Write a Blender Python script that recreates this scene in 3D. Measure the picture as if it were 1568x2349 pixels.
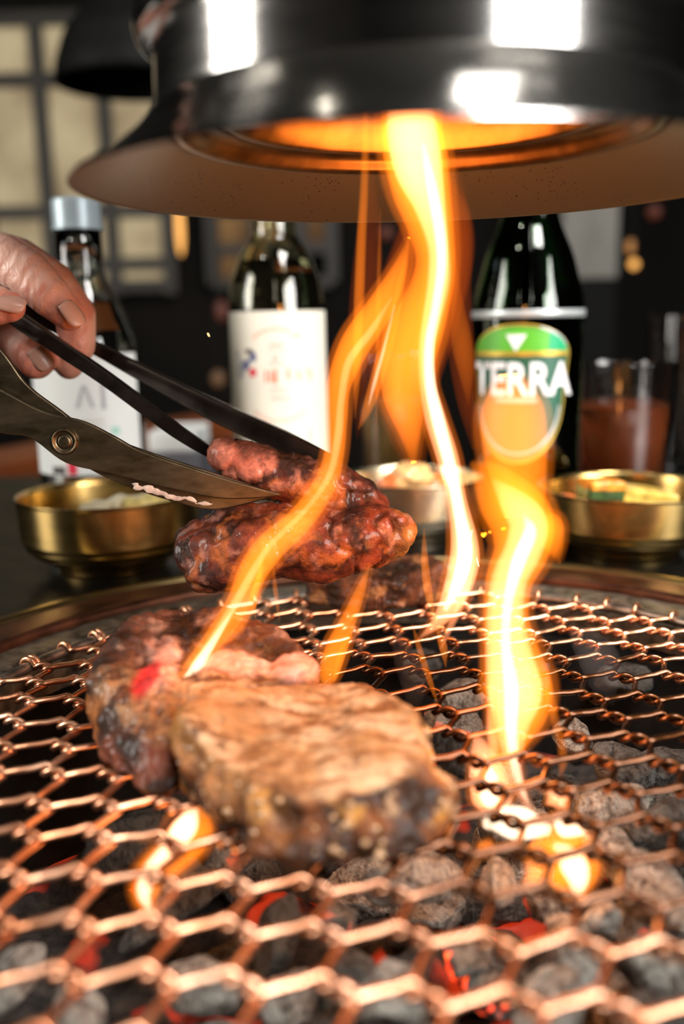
import bpy, bmesh, math, random
import numpy as np
from mathutils import Vector, Matrix, noise

random.seed(7)
for o in list(bpy.data.objects):
    bpy.data.objects.remove(o, do_unlink=True)
SC = bpy.context.scene
COL = SC.collection
R = math.radians

# ------------------------------------------------------------------ camera
IW, IH, FPX = 1568, 2349, 2159.0
PITCH, ROLL = R(11.48), R(1.2)
CAM = Vector((0, 0, 0.138))
_r, _u, _f = Vector((1, 0, 0)), Vector((0, math.sin(PITCH), math.cos(PITCH))), Vector((0, math.cos(PITCH), -math.sin(PITCH)))
CR = _r * math.cos(ROLL) - _u * math.sin(ROLL)
CU = _r * math.sin(ROLL) + _u * math.cos(ROLL)
CF = _f
cd = bpy.data.cameras.new('camera')
cam = bpy.data.objects.new('camera', cd)
COL.objects.link(cam)
cam.matrix_world = Matrix(((CR.x, CU.x, -CF.x, CAM.x), (CR.y, CU.y, -CF.y, CAM.y), (CR.z, CU.z, -CF.z, CAM.z), (0, 0, 0, 1)))
cd.sensor_fit = 'VERTICAL'
cd.sensor_height = 36
cd.lens = FPX / IH * 36
cd.clip_start = 0.01
cd.dof.use_dof = True
cd.dof.focus_distance = 0.372
cd.dof.aperture_fstop = 4.3
SC.camera = cam

# ------------------------------------------------------------------ world, daylight, exposure
wd = bpy.data.worlds.new('world')
SC.world = wd
wd.use_nodes = True
wd.node_tree.nodes['Background'].inputs[0].default_value = (0.55, 0.6, 0.66, 1)
wd.node_tree.nodes['Background'].inputs[1].default_value = 0.05
SC.view_settings.view_transform = 'Standard'
SC.view_settings.look = 'None'
SC.view_settings.gamma = 1
SC.view_settings.use_curve_mapping = False
SC.view_settings.exposure = 0.0
SC.cycles.use_denoising = True
SC.cycles.volume_step_rate = 1.0
SC.cycles.max_bounces = 8
SC.cycles.diffuse_bounces = 2
SC.cycles.glossy_bounces = 4
SC.cycles.transmission_bounces = 8
SC.cycles.use_adaptive_sampling = True
SC.cycles.adaptive_threshold = 0.04
SC.cycles.volume_bounces = 0
SC.cycles.caustics_reflective = False
SC.cycles.caustics_refractive = True
SC.cycles.sample_clamp_indirect = 6.0

ROOM = dict(x0=-1.6, x1=1.6, y0=-3.2, y1=2.3, z0=-0.75, z1=1.75)


def area_light(name, loc, target, sx, sy, power, color, shape='RECTANGLE'):
    l = bpy.data.lights.new(name, 'AREA')
    l.shape = shape
    l.size = sx
    l.size_y = sy
    l.energy = power
    l.color = color
    o = bpy.data.objects.new(name, l)
    COL.objects.link(o)
    o.location = loc
    o.rotation_euler = (Vector(target) - Vector(loc)).to_track_quat('-Z', 'Y').to_euler()
    return o


# daylight entering by the windows of the room (window_2 in the right wall, window_3 in the left wall)
area_light('daylight_right_window', (1.56, -1.75, 0.85), (0, -1.75, 0.85), 2.1, 1.2, 190, (1.0, 0.97, 0.94))
area_light('daylight_left_window', (-1.56, 0.10, 0.62), (0, 0.10, 0.62), 0.55, 1.0, 30, (1.0, 0.95, 0.88))


def at(px, py, Y):
    d = CF + CR * ((px - IW / 2) / FPX) + CU * ((IH / 2 - py) / FPX)
    return CAM + d * (Y / d.y)


def atz(px, py, z=0.0):
    d = CF + CR * ((px - IW / 2) / FPX) + CU * ((IH / 2 - py) / FPX)
    return CAM + d * ((z - CAM.z) / d.z)


# ------------------------------------------------------------------ materials
MATS = {}


def new_mat(name):
    m = bpy.data.materials.new(name)
    m.use_nodes = True
    nt = m.node_tree
    return m, nt, nt.nodes['Principled BSDF'], nt.nodes['Material Output']


def setp(b, **k):
    names = dict(base='Base Color', rough='Roughness', metal='Metallic', coat='Coat Weight', coat_rough='Coat Roughness', ior='IOR', trans='Transmission Weight',
                 sss='Subsurface Weight', sss_scale='Subsurface Scale', emis='Emission Color', emis_s='Emission Strength', spec='Specular IOR Level', aniso='Anisotropic')
    for kk, v in k.items():
        b.inputs[names[kk]].default_value = (v[0], v[1], v[2], 1) if isinstance(v, (tuple, list)) and len(v) == 3 else v


def tex_noise(nt, scale, detail=4, rough=0.55, dist=0.0, stretch=None):
    n = nt.nodes.new('ShaderNodeTexNoise')
    n.inputs['Scale'].default_value = scale
    n.inputs['Detail'].default_value = detail
    n.inputs['Roughness'].default_value = rough
    n.inputs['Distortion'].default_value = dist
    tc = nt.nodes.new('ShaderNodeTexCoord')
    if stretch:
        mp = nt.nodes.new('ShaderNodeMapping')
        mp.inputs['Scale'].default_value = stretch
        nt.links.new(tc.outputs['Object'], mp.inputs[0])
        nt.links.new(mp.outputs[0], n.inputs['Vector'])
    else:
        nt.links.new(tc.outputs['Object'], n.inputs['Vector'])
    return n


def ramp(nt, src, stops):
    r = nt.nodes.new('ShaderNodeValToRGB')
    e = r.color_ramp.elements
    while len(e) < len(stops):
        e.new(0.5)
    for i, (p, c) in enumerate(stops):
        e[i].position = p
        e[i].color = (c[0], c[1], c[2], 1)
    nt.links.new(src, r.inputs[0])
    return r


def bump(nt, b, src, strength, dist):
    n = nt.nodes.new('ShaderNodeBump')
    n.inputs['Strength'].default_value = strength
    n.inputs['Distance'].default_value = dist
    nt.links.new(src, n.inputs['Height'])
    nt.links.new(n.outputs[0], b.inputs['Normal'])
    return n


def mat(name, base, rough=0.5, metal=0.0, var=0.15, scale=60, bumps=0.0, bdist=0.001, rvar=0.0, stretch=None, detail=4, **k):
    """principled with a procedural noise tint"""
    if name in MATS:
        return MATS[name]
    m, nt, b, out = new_mat(name)
    setp(b, rough=rough, metal=metal, **k)
    n = tex_noise(nt, scale, detail, stretch=stretch)
    lo = tuple(max(0, c * (1 - var)) for c in base)
    hi = tuple(c * (1 + var) for c in base)
    rp = ramp(nt, n.outputs['Fac'], [(0.3, lo), (0.7, hi)])
    nt.links.new(rp.outputs[0], b.inputs['Base Color'])
    if rvar:
        mr = nt.nodes.new('ShaderNodeMapRange')
        mr.inputs['To Min'].default_value = max(0.02, rough - rvar)
        mr.inputs['To Max'].default_value = min(1, rough + rvar)
        nt.links.new(n.outputs['Fac'], mr.inputs['Value'])
        nt.links.new(mr.outputs[0], b.inputs['Roughness'])
    if bumps:
        bump(nt, b, n.outputs['Fac'], bumps, bdist)
    MATS[name] = m
    return m


def emat(name, col, strength):
    if name in MATS:
        return MATS[name]
    m, nt, b, out = new_mat(name)
    setp(b, base=(0.02, 0.02, 0.02), emis=col, emis_s=strength, rough=0.6)
    MATS[name] = m
    return m


def glass_mat(name, col, rough=0.0, ior=1.5):
    if name in MATS:
        return MATS[name]
    m, nt, b, out = new_mat(name)
    setp(b, base=col, rough=rough, trans=1.0, ior=ior)
    MATS[name] = m
    return m


# ------------------------------------------------------------------ mesh helpers
def link(o, parent=None):
    COL.objects.link(o)
    if parent is not None:
        o.parent = parent
        o.matrix_parent_inverse = parent.matrix_world.inverted() if parent.type != 'EMPTY' else Matrix.Translation(-parent.location)
    return o


def mobj(name, verts, faces, material, parent=None, smooth=True):
    me = bpy.data.meshes.new(name)
    me.from_pydata([tuple(v) for v in verts], [], faces)
    me.update()
    if smooth:
        me.polygons.foreach_set('use_smooth', [True] * len(me.polygons))
    if material:
        me.materials.append(material)
    return link(bpy.data.objects.new(name, me), parent)


def tag(o, label=None, cat=None, group=None, kind=None):
    if label: o['label'] = label
    if cat: o['category'] = cat
    if group: o['group'] = group
    if kind: o['kind'] = kind
    return o


def thing(name, label, cat, loc=(0, 0, 0), group=None):
    e = bpy.data.objects.new(name, None)
    e.empty_display_size = 0.02
    COL.objects.link(e)
    e.location = loc
    return tag(e, label, cat, group)


def lathe(profile, c, seg=64, a0=0.0, a1=None):
    """revolve (r,z) profile about the vertical axis through c; r=0 ends make poles"""
    vs, fs = [], []
    full = a1 is None
    n = seg if full else seg + 1
    for (r_, z_) in profile:
        for k in range(n):
            a = 2 * math.pi * k / seg if full else a0 + (a1 - a0) * k / seg
            vs.append((c[0] + r_ * math.cos(a), c[1] + r_ * math.sin(a), c[2] + z_))
    for i in range(len(profile) - 1):
        for k in range(seg):
            k2 = (k + 1) % n
            fs.append((i * n + k, i * n + k2, (i + 1) * n + k2, (i + 1) * n + k))
    return vs, fs


def lathe_obj(name, profile, c, material, parent=None, seg=64):
    vs, fs = lathe(profile, c, seg)
    o = mobj(name, vs, fs, material, parent)
    bm = bmesh.new()
    bm.from_mesh(o.data)
    bmesh.ops.remove_doubles(bm, verts=bm.verts, dist=1e-6)
    bmesh.ops.recalc_face_normals(bm, faces=bm.faces)
    bm.to_mesh(o.data)
    bm.free()
    o.data.polygons.foreach_set('use_smooth', [True] * len(o.data.polygons))
    return o


def fillet(pts, r=0.3, n=4):
    """round the corners of an open (r,z) polyline"""
    out = [pts[0]]
    for i in range(1, len(pts) - 1):
        p, a, b = np.array(pts[i]), np.array(pts[i - 1]), np.array(pts[i + 1])
        la, lb = np.linalg.norm(a - p), np.linalg.norm(b - p)
        d = min(r, la * 0.45, lb * 0.45)
        s, e = p + (a - p) / la * d, p + (b - p) / lb * d
        for k in range(n + 1):
            t = k / n
            out.append(tuple((1 - t) ** 2 * s + 2 * t * (1 - t) * p + t * t * e))
    out.append(pts[-1])
    return out


def spline(pts, n):
    """Catmull-Rom through rows of any dimension, n samples a span"""
    P = [np.array(p, float) for p in pts]
    P = [2 * P[0] - P[1]] + P + [2 * P[-1] - P[-2]]
    out = []
    for i in range(1, len(P) - 2):
        for k in range(n):
            t = k / n
            a, b, c, d = P[i - 1], P[i], P[i + 1], P[i + 2]
            out.append(0.5 * (2 * b + (c - a) * t + (2 * a - 5 * b + 4 * c - d) * t * t + (3 * b - a - 3 * c + d) * t ** 3))
    out.append(P[-2])
    return np.array(out)


def tube(path, rad, seg=8, flat=1.0, up=None):
    """tube mesh along path; rad a number or a list"""
    P = np.array(path, float)
    n = len(P)
    T = np.gradient(P, axis=0)
    T /= np.linalg.norm(T, axis=1)[:, None] + 1e-12
    u = np.array(up if up is not None else (0, 0, 1.0))
    if abs(T[0] @ u) > 0.95 and up is None:
        u = np.array((0, 1.0, 0))
    vs, fs = [], []
    for i in range(n):
        t = T[i]
        u = u - (u @ t) * t
        u /= np.linalg.norm(u) + 1e-12
        w = np.cross(t, u)
        r_ = rad[i] if hasattr(rad, '__len__') else rad
        for k in range(seg):
            a = 2 * math.pi * k / seg
            vs.append(P[i] + r_ * (math.cos(a) * w + flat * math.sin(a) * u))
    for i in range(n - 1):
        for k in range(seg):
            k2 = (k + 1) % seg
            fs.append((i * seg + k, i * seg + k2, (i + 1) * seg + k2, (i + 1) * seg + k))
    fs.append(tuple(range(seg))[::-1])
    fs.append(tuple(range((n - 1) * seg, n * seg)))
    return vs, fs


def box(name, lo, hi, material, parent=None, bev=0.0, rotz=0.0, pivot=None):
    bm = bmesh.new()
    bmesh.ops.create_cube(bm, size=1)
    for v in bm.verts:
        v.co = Vector([(lo[i] + hi[i]) / 2 + v.co[i] * (hi[i] - lo[i]) for i in range(3)])
    if bev:
        bmesh.ops.bevel(bm, geom=bm.edges[:], offset=bev, segments=2, profile=0.6, affect='EDGES')
    if rotz:
        c = pivot or Vector([(lo[i] + hi[i]) / 2 for i in range(3)])
        bmesh.ops.rotate(bm, cent=c, matrix=Matrix.Rotation(rotz, 3, 'Z'), verts=bm.verts)
    me = bpy.data.meshes.new(name)
    bm.to_mesh(me)
    bm.free()
    me.materials.append(material)
    return link(bpy.data.objects.new(name, me), parent)


def struct(name, o):
    o.name = name
    o['kind'] = 'structure'
    return o


def remeshed(balls, voxel, smooth_it=6):
    """one continuous surface out of spheres and cones: balls = list of chains [(x,y,z,r[,sx,sy,sz])]"""
    bm = bmesh.new()
    for ch in balls:
        prev = None
        for b in ch:
            sc_ = b[4:7] if len(b) >= 7 else (1, 1, 1)
            g = bmesh.ops.create_icosphere(bm, subdivisions=3, radius=b[3])
            for v in g['verts']:
                v.co = Vector((b[0] + v.co.x * sc_[0], b[1] + v.co.y * sc_[1], b[2] + v.co.z * sc_[2]))
            if prev is not None and len(b) < 7:
                a, c = Vector(prev[:3]), Vector(b[:3])
                L = (c - a).length
                if L > 1e-5:
                    g = bmesh.ops.create_cone(bm, cap_ends=True, segments=20, radius1=prev[3], radius2=b[3], depth=L)
                    q = (c - a).to_track_quat('Z', 'Y').to_matrix()
                    for v in g['verts']:
                        v.co = q @ v.co + (a + c) / 2
            prev = b
    me = bpy.data.meshes.new('tmp')
    bm.to_mesh(me)
    bm.free()
    o = bpy.data.objects.new('tmp', me)
    COL.objects.link(o)
    m = o.modifiers.new('r', 'REMESH')
    m.mode = 'VOXEL'
    m.voxel_size = voxel
    s = o.modifiers.new('s', 'SMOOTH')
    s.iterations = smooth_it
    s.factor = 0.5
    dg = bpy.context.evaluated_depsgraph_get()
    out = bpy.data.meshes.new_from_object(o.evaluated_get(dg))
    bpy.data.objects.remove(o, do_unlink=True)
    out.polygons.foreach_set('use_smooth', [True] * len(out.polygons))
    return out


def fb(p, s, o=4):
    return noise.fractal((p[0] * s, p[1] * s, p[2] * s), 1.0, 2.0, o)


def lerp(a, b, t):
    t = max(0.0, min(1.0, t))
    return tuple(a[i] + (b[i] - a[i]) * t for i in range(3))


def sstep(a, b, x):
    t = max(0.0, min(1.0, (x - a) / (b - a)))
    return t * t * (3 - 2 * t)


def color_attr(me, cols):
    ca = me.color_attributes.new('Col', 'FLOAT_COLOR', 'POINT')
    arr = np.ones((len(cols), 4))
    arr[:, :3] = cols
    ca.data.foreach_set('color', arr.ravel())


# =================================================================== THE ROOM
m_wall = mat('dark_brown_wall', (0.005, 0.004, 0.003), 0.75, var=0.4, scale=3, spec=0.08)
m_floor = mat('dark_floor', (0.02, 0.015, 0.011), 0.6, spec=0.1, var=0.3, scale=6)
m_wood = mat('dark_lattice_wood', (0.014, 0.011, 0.007), 0.5, var=0.4, scale=9)
x0, x1, y0, y1, z0, z1 = (ROOM[k] for k in ('x0', 'x1', 'y0', 'y1', 'z0', 'z1'))
struct('floor', box('floor', (x0, y0, z0 - .1), (x1, y1, z0), m_floor))
struct('ceiling', box('ceiling', (x0, y0, z1), (x1, y1, z1 + .1), m_wall))
struct('wall_back', box('wall_back', (x0, y1, z0), (x1, y1 + .1, z1), m_wall))
struct('wall_front', box('wall_front', (x0, y0 - .1, z0), (x1, y0, z1), m_wall))


def wall_with_hole(name, x, t, ya, yb, za, zb):
    bm = bmesh.new()
    for lo, hi in (((x, y0, z0), (x + t, ya, z1)), ((x, yb, z0), (x + t, y1, z1)), ((x, ya, z0), (x + t, yb, za)), ((x, ya, zb), (x + t, yb, z1))):
        g = bmesh.ops.create_cube(bm, size=1)
        for v in g['verts']:
            v.co = Vector([(lo[i] + hi[i]) / 2 + v.co[i] * abs(hi[i] - lo[i]) for i in range(3)])
    me = bpy.data.meshes.new(name)
    bm.to_mesh(me)
    bm.free()
    me.materials.append(m_wall)
    o = link(bpy.data.objects.new(name, me))
    o['kind'] = 'structure'


wall_with_hole('wall_right', x1, .1, -2.8, -0.7, 0.25, 1.45)
wall_with_hole('wall_left', x0 - .1, .1, -0.175, 0.375, 0.12, 1.12)
m_frame = mat('window_frame_wood', (0.03, 0.02, 0.013), 0.5, var=0.3, scale=12)


def side_window(name, x, ya, yb, za, zb):
    e = bpy.data.objects.new(name, None)
    COL.objects.link(e)
    e.location = (x, (ya + yb) / 2, za)
    e['kind'] = 'structure'
    w = .03
    for lo, hi in (((x, ya, za), (x + .05, ya + w, zb)), ((x, yb - w, za), (x + .05, yb, zb)), ((x, ya, za), (x + .05, yb, za + w)), ((x, ya, zb - w), (x + .05, yb, zb))):
        box('window_frame', lo, hi, m_frame, e)
    box('window_pane', (x + .03, ya, za), (x + .034, yb, zb), glass_mat('pane_glass', (1, 1, 1)), e)


side_window('window_2', x1 + .02, -2.8, -0.7, 0.25, 1.45)
side_window('window_3', x0 - .08, -0.175, 0.375, 0.12, 1.12)

# --- lattice paper window in the back wall, softly lit from outside
YB = 2.26
win = bpy.data.objects.new('window_1', None)
COL.objects.link(win)
win.location = (-0.9, YB, 0)
win['kind'] = 'structure'
m_paper, nt, b, out = new_mat('backlit_paper')
n1 = tex_noise(nt, 7, 3)
rp = ramp(nt, n1.outputs['Fac'], [(0.3, (0.20, 0.15, 0.085)), (0.7, (0.40, 0.33, 0.20))])
nt.links.new(rp.outputs[0], b.inputs['Base Color'])
nt.links.new(rp.outputs[0], b.inputs['Emission Color'])
setp(b, rough=0.9, emis_s=0.62)


def xat(px, py): return at(px, py, YB).x
def zat(px, py): return at(px, py, YB).z


vb = [xat(px, 350) for px in (-190, -40, 105, 248, 378)]
hb = [zat(100, y) for y in (45, 185, 488, 610, 660)]
for i in range(len(vb) - 1):
    for j in range(len(hb) - 1):
        box('pane', (vb[i], YB, hb[j + 1]), (vb[i + 1], YB + .006, hb[j]), m_paper, win)
for x in vb:
    box('mullion', (x - .015, YB - .02, hb[-1] - .02), (x + .015, YB + .01, hb[0]), m_wood, win)
for z in hb:
    box('rail', (vb[0], YB - .018, z - .014), (vb[-1] + .015, YB + .01, z + .014), m_wood, win)
# narrow dim panes behind the bottles
m_paper2, nt, b, out = new_mat('dim_amber_paper')
n1 = tex_noise(nt, 9, 3)
rp = ramp(nt, n1.outputs['Fac'], [(0.35, (0.04, 0.018, 0.006)), (0.7, (0.14, 0.075, 0.025))])
nt.links.new(rp.outputs[0], b.inputs['Base Color'])
nt.links.new(rp.outputs[0], b.inputs['Emission Color'])
setp(b, rough=0.9, emis_s=0.7)
win4 = bpy.data.objects.new('window_4', None)
COL.objects.link(win4)
win4.location = (-0.2, YB, 0)
win4['kind'] = 'structure'
vb = [xat(px, 520) for px in (485, 585, 690, 760)]
hb = [zat(600, y) for y in (380, 480, 572, 650)]
for i in range(3):
    for j in range(3):
        if (i, j) not in ((1, 2), (2, 2)):
            box('pane', (vb[i], YB, hb[j + 1]), (vb[i + 1], YB + .006, hb[j]), m_paper2, win4)
for x in vb:
    box('mullion', (x - .014, YB - .02, hb[-1]), (x + .014, YB + .01, hb[0]), m_wood, win4)
for z in hb:
    box('rail', (vb[0], YB - .018, z - .012), (vb[-1], YB + .01, z + .012), m_wood, win4)

# =================================================================== TABLE AND GRILL
GC = Vector((0.0248, 0.300, 0.0))
m_table = mat('black_table_top', (0.004, 0.004, 0.0035), 0.34, var=0.5, scale=40, rvar=0.12, spec=0.3)
m_tedge = mat('table_edge', (0.02, 0.012, 0.007), 0.4)


def table_top(parent):
    lo, hi, ro = (-0.75, -0.42), (0.80, 0.88), 0.2312
    n = 96
    vs, fs = [], []
    for zz in (0.0, -0.035):
        for k in range(n):
            a = 2 * math.pi * k / n
            c, s = math.cos(a), math.sin(a)
            vs.append((GC.x + ro * c, GC.y + ro * s, zz))
            tx = ((hi[0] - GC.x) if c > 0 else (lo[0] - GC.x)) / c if abs(c) > 1e-9 else 1e9
            ty = ((hi[1] - GC.y) if s > 0 else (lo[1] - GC.y)) / s if abs(s) > 1e-9 else 1e9
            t = min(tx, ty)
            vs.append((GC.x + t * c, GC.y + t * s, zz))
    for k in range(n):
        k2 = (k + 1) % n
        A, B, C_, D = 2 * k, 2 * k + 1, 2 * k2 + 1, 2 * k2
        fs.append((A, B, C_, D))
        o = 2 * n
        fs.append((A + o, D + o, C_ + o, B + o))
        fs.append((B, B + o, C_ + o, C_))
        fs.append((A, D, D + o, A + o))
    return mobj('table_top', vs, fs, m_table, parent, smooth=False)


tb = thing('barbecue_table', 'black barbecue table with a round grill opening in its top', 'table', (GC.x, GC.y, ROOM['z0']))
table_top(tb)
for sx in (-.66, .71):
    for sy in (-.34, .80):
        box('leg', (sx - .03, sy - .03, z0), (sx + .03, sy + .03, -.035), m_tedge, tb, bev=.004)

# grill surround ring
m_rust = mat('heat_browned_steel', (0.10, 0.036, 0.017), 0.42, 0.75, var=0.5, scale=70, rvar=0.15, bumps=.15)
m_soot = mat('sooty_grey_steel', (0.13, 0.105, 0.075), 0.5, 0.55, var=0.7, scale=160, rvar=0.2, bumps=.3, detail=6)
m_brass_edge = mat('brass_edging', (0.20, 0.145, 0.06), 0.34, 1.0, var=0.15, scale=30)
gs = thing('grill_surround', 'heat-browned steel ring with brass edge set around the grill', 'grill ring', (GC.x, GC.y, -0.02))
lathe_obj('inner_flange', fillet([(.1790, -.020), (.1790, -.006), (.1835, -.002), (.1985, -.001), (.1985, -.02)], .002), GC, m_soot, gs, 128)
lathe_obj('browned_band', fillet([(.1985, -.010), (.1985, .0015), (.201, .003), (.219, .003), (.221, .001), (.221, -.02)], .002), GC, m_rust, gs, 128)
lathe_obj('brass_edge', fillet([(.221, -.02), (.221, .002), (.2225, .0042), (.2275, .0042), (.2310, .0008), (.2310, .0)], .0015), GC, m_brass_edge, gs, 128)

# fire pot below
m_iron = mat('black_fire_pot', (0.007, 0.006, 0.005), 0.85, 0.0, spec=0.1, var=0.6, scale=60, bumps=.3)
fp = lathe_obj('fire_pot', fillet([(0, -.090), (.130, -.090), (.150, -.075), (.172, -.021), (.1985, -.021), (.1985, -.026), (.176, -.026), (.154, -.080), (.134, -.096), (0, -.096)], .006), GC, m_iron, None, 96)
tag(fp, 'black iron fire pot holding the charcoal under the wire net', 'fire pot')
m_ash, nt, b, out = new_mat('ash_bed')
n1 = tex_noise(nt, 140, 6)
rp = ramp(nt, n1.outputs['Fac'], [(0.35, (0.004, 0.003, 0.003)), (0.65, (0.05, 0.04, 0.032))])
nt.links.new(rp.outputs[0], b.inputs['Base Color'])
n2 = tex_noise(nt, 38, 2)
r2 = ramp(nt, n2.outputs['Fac'], [(0.58, (0, 0, 0)), (0.68, (1, 0.05, 0.01))])
nt.links.new(r2.outputs[0], b.inputs['Emission Color'])
setp(b, rough=0.95, emis_s=0.5)
vs, fs = lathe([(0.0001, 0)] + [(0.153 * i / 24, 0) for i in range(1, 25)], (GC.x, GC.y, -.074), 72)
vs = [(v[0], v[1], v[2] + 0.008 * fb((v[0], v[1], 0), 60)) for v in vs]
o = mobj('ash_bed', vs, fs, m_ash)
tag(o, 'grey and black ash with embers on the floor of the fire pot', 'ash', kind='stuff')

# ------------------------------------------------------------------ wire net
m_copper, nt, b, out = new_mat('greasy_copper_wire')
setp(b, metal=1.0, coat=0.35, coat_rough=0.12)
n1 = tex_noise(nt, 55, 3)
rp = ramp(nt, n1.outputs['Fac'], [(0.32, (0.50, 0.19, 0.085)), (0.5, (0.80, 0.39, 0.22)), (0.72, (0.93, 0.56, 0.37))])
n2 = tex_noise(nt, 900, 2)
mr = nt.nodes.new('ShaderNodeMapRange')
mr.inputs['To Min'].default_value = 0.22
mr.inputs['To Max'].default_value = 0.48
nt.links.new(n1.outputs['Fac'], mr.inputs['Value'])
nt.links.new(mr.outputs[0], b.inputs['Roughness'])
# burnt-on grease towards the middle of the net: darker, stickier wire where the meat has been lying
tc = nt.nodes.new('ShaderNodeTexCoord')
vd = nt.nodes.new('ShaderNodeVectorMath')
vd.operation = 'DISTANCE'
vd.inputs[1].default_value = (0.055, 0.285, 0)
nt.links.new(tc.outputs['Object'], vd.inputs[0])
n3 = tex_noise(nt, 26, 3)
ad = nt.nodes.new('ShaderNodeMath')
ad.operation = 'MULTIPLY_ADD'
ad.inputs[1].default_value = -0.09
nt.links.new(n3.outputs['Fac'], ad.inputs[0])
nt.links.new(vd.outputs['Value'], ad.inputs[2])
r3 = ramp(nt, ad.outputs[0], [(0.0, (1, 1, 1)), (0.085, (0, 0, 0))])
r3.color_ramp.elements[0].position = 0.035
mx = nt.nodes.new('ShaderNodeMix')
mx.data_type = 'RGBA'
nt.links.new(r3.outputs[0], mx.inputs['Factor'])
nt.links.new(rp.outputs[0], mx.inputs[6])
mx.inputs[7].default_value = (0.10, 0.036, 0.012, 1)
nt.links.new(mx.outputs[2], b.inputs['Base Color'])
bump(nt, b, n2.outputs['Fac'], 0.15, 0.0003)

NR, WR = 0.1735, 0.00112
net = thing('grill_net', 'round copper wire net of twisted hexagons lying over the charcoal', 'grill net', (GC.x, GC.y, -0.002))
m_bar = mat('net_rim_steel', (0.28, 0.24, 0.2), 0.38, 0.9, var=0.6, scale=120, rvar=0.2)
ang = np.linspace(0, 2 * math.pi, 161)
vs, fs = tube([(GC.x + NR * math.cos(a), GC.y + NR * math.sin(a), -0.0012) for a in ang], 0.0024, 10)
mobj('rim_bar', vs, fs, m_bar, net)
KA, KB = np.array((.0195, -.0022)), np.array((-.0025, .0187))
KT = np.array((.0076, -.0058))
K0 = np.array((-.0422, .178)) - KT / 2 + np.array((0, 0))
rng = random.Random(3)
JIT = {}


def upv(i, j):
    if (i, j) not in JIT:
        JIT[(i, j)] = np.array((rng.uniform(-1, 1), rng.uniform(-1, 1))) * .0009
    return K0 + i * KA + j * KB + JIT[(i, j)]


def inside(p, r_=NR): return (p[0] - GC.x) ** 2 + (p[1] - GC.y) ** 2 < r_ * r_


def netz(p):
    """slight sag and waviness of the net"""
    return 0.0016 * fb((p[0], p[1], 0.3), 22, 2) - 0.0004


def strand(i, j, axis):
    """path over all nodes of one wire; axis 0 runs left-right, 1 runs towards the viewer"""
    pts = []
    for k in range(-16, 17):
        a = upv(k, j) if axis == 0 else upv(i, -k)
        nT = 8
        for q in range(nT + 1):
            t = q / nT
            c = a + KT * t
            ph = (0.30 + 0.80 * t) * 2 * math.pi + (0 if axis == 0 else math.pi)
            d = np.array((KT[1], -KT[0])) / np.linalg.norm(KT)
            off = 0.00118 * math.cos(ph)
            p = c + d * off
            pts.append((p[0], p[1], netz(p) + 0.00125 * math.sin(ph)))
        e = a + KT
        nx = upv(k + 1, j) if axis == 0 else upv(i, -k - 1)
        for q in (0.3, 0.5, 0.7):
            p = e + (nx - e) * q
            pts.append((p[0], p[1], netz(p) + (0.0007 if axis == 0 else -0.0006)))
    return pts


for axis in (0, 1):
    for s in range(-16, 18):
        P = strand(s, s, axis)
        best, cur = [], []
        for p in P:
            if inside(p, NR - .0035):
                cur.append(p)
            else:
                if len(cur) > len(best): best = cur
                cur = []
        if len(cur) > len(best): best = cur
        if len(best) < 8:
            continue
        # both ends climb over the rim bar and hook around it
        for endn in (0, 1):
            p = np.array(best[0] if endn == 0 else best[-1])
            d = np.array((p[0] - GC.x, p[1] - GC.y, 0))
            d /= np.linalg.norm(d)
            c = np.array((GC.x, GC.y, 0)) + d * NR + np.array((0, 0, -.0012))
            hook = [c - d * .0036 + np.array((0, 0, .0012))]
            for k in range(7):
                a = math.pi * (0.92 - 1.25 * k / 6)
                hook.append(c + d * .0037 * math.cos(a) + np.array((0, 0, .0037 * math.sin(a))))
            best = [tuple(h) for h in reversed(hook)] + best if endn == 0 else best + [tuple(h) for h in hook]
        path = spline(best, 2)
        vs, fs = tube(path, WR, 8)
        mobj('wire', vs, fs, m_copper, net)

# ------------------------------------------------------------------ charcoal


def coal_mat(name, glow, ashy, thr=0.6):
    m, nt, b, out = new_mat(name)
    n1 = tex_noise(nt, 1.9, 6, 0.68, 0.5)
    n2 = tex_noise(nt, 9.0, 5, 0.65, stretch=(1, 1, .35))
    ad = nt.nodes.new('ShaderNodeMath')
    ad.operation = 'MULTIPLY_ADD'
    ad.inputs[1].default_value = 0.45
    nt.links.new(n2.outputs['Fac'], ad.inputs[0])
    nt.links.new(n1.outputs['Fac'], ad.inputs[2])
    a = ashy
    rp = ramp(nt, ad.outputs[0], [(0.42, (0.006, 0.005, 0.005)), (0.54, (0.07 * a, 0.058 * a, 0.045 * a)), (0.64, (0.36 * a, 0.285 * a, 0.225 * a)), (0.78, (0.82 * a, 0.76 * a, 0.65 * a))])
    nt.links.new(rp.outputs[0], b.inputs['Base Color'])
    setp(b, rough=0.92)
    if glow:
        n3 = tex_noise(nt, 0.9, 3, 0.55)
        r3 = ramp(nt, n3.outputs['Fac'], [(thr, (0, 0, 0)), (thr + .05, (1, 0.05, 0.008)), (thr + .14, (1, 0.28, 0.03))])
        nt.links.new(r3.outputs[0], b.inputs['Emission Color'])
        setp(b, emis_s=glow)
    bump(nt, b, ad.outputs[0], 0.9, 0.16)
    return m


m_coal = [coal_mat('ashen_charcoal', 0, 1.0), coal_mat('dark_charcoal', 0, 0.32), coal_mat('glowing_charcoal', 0.6, 0.75, 0.60), coal_mat('red_hot_charcoal', 2.4, 0.6, 0.57)]


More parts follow.
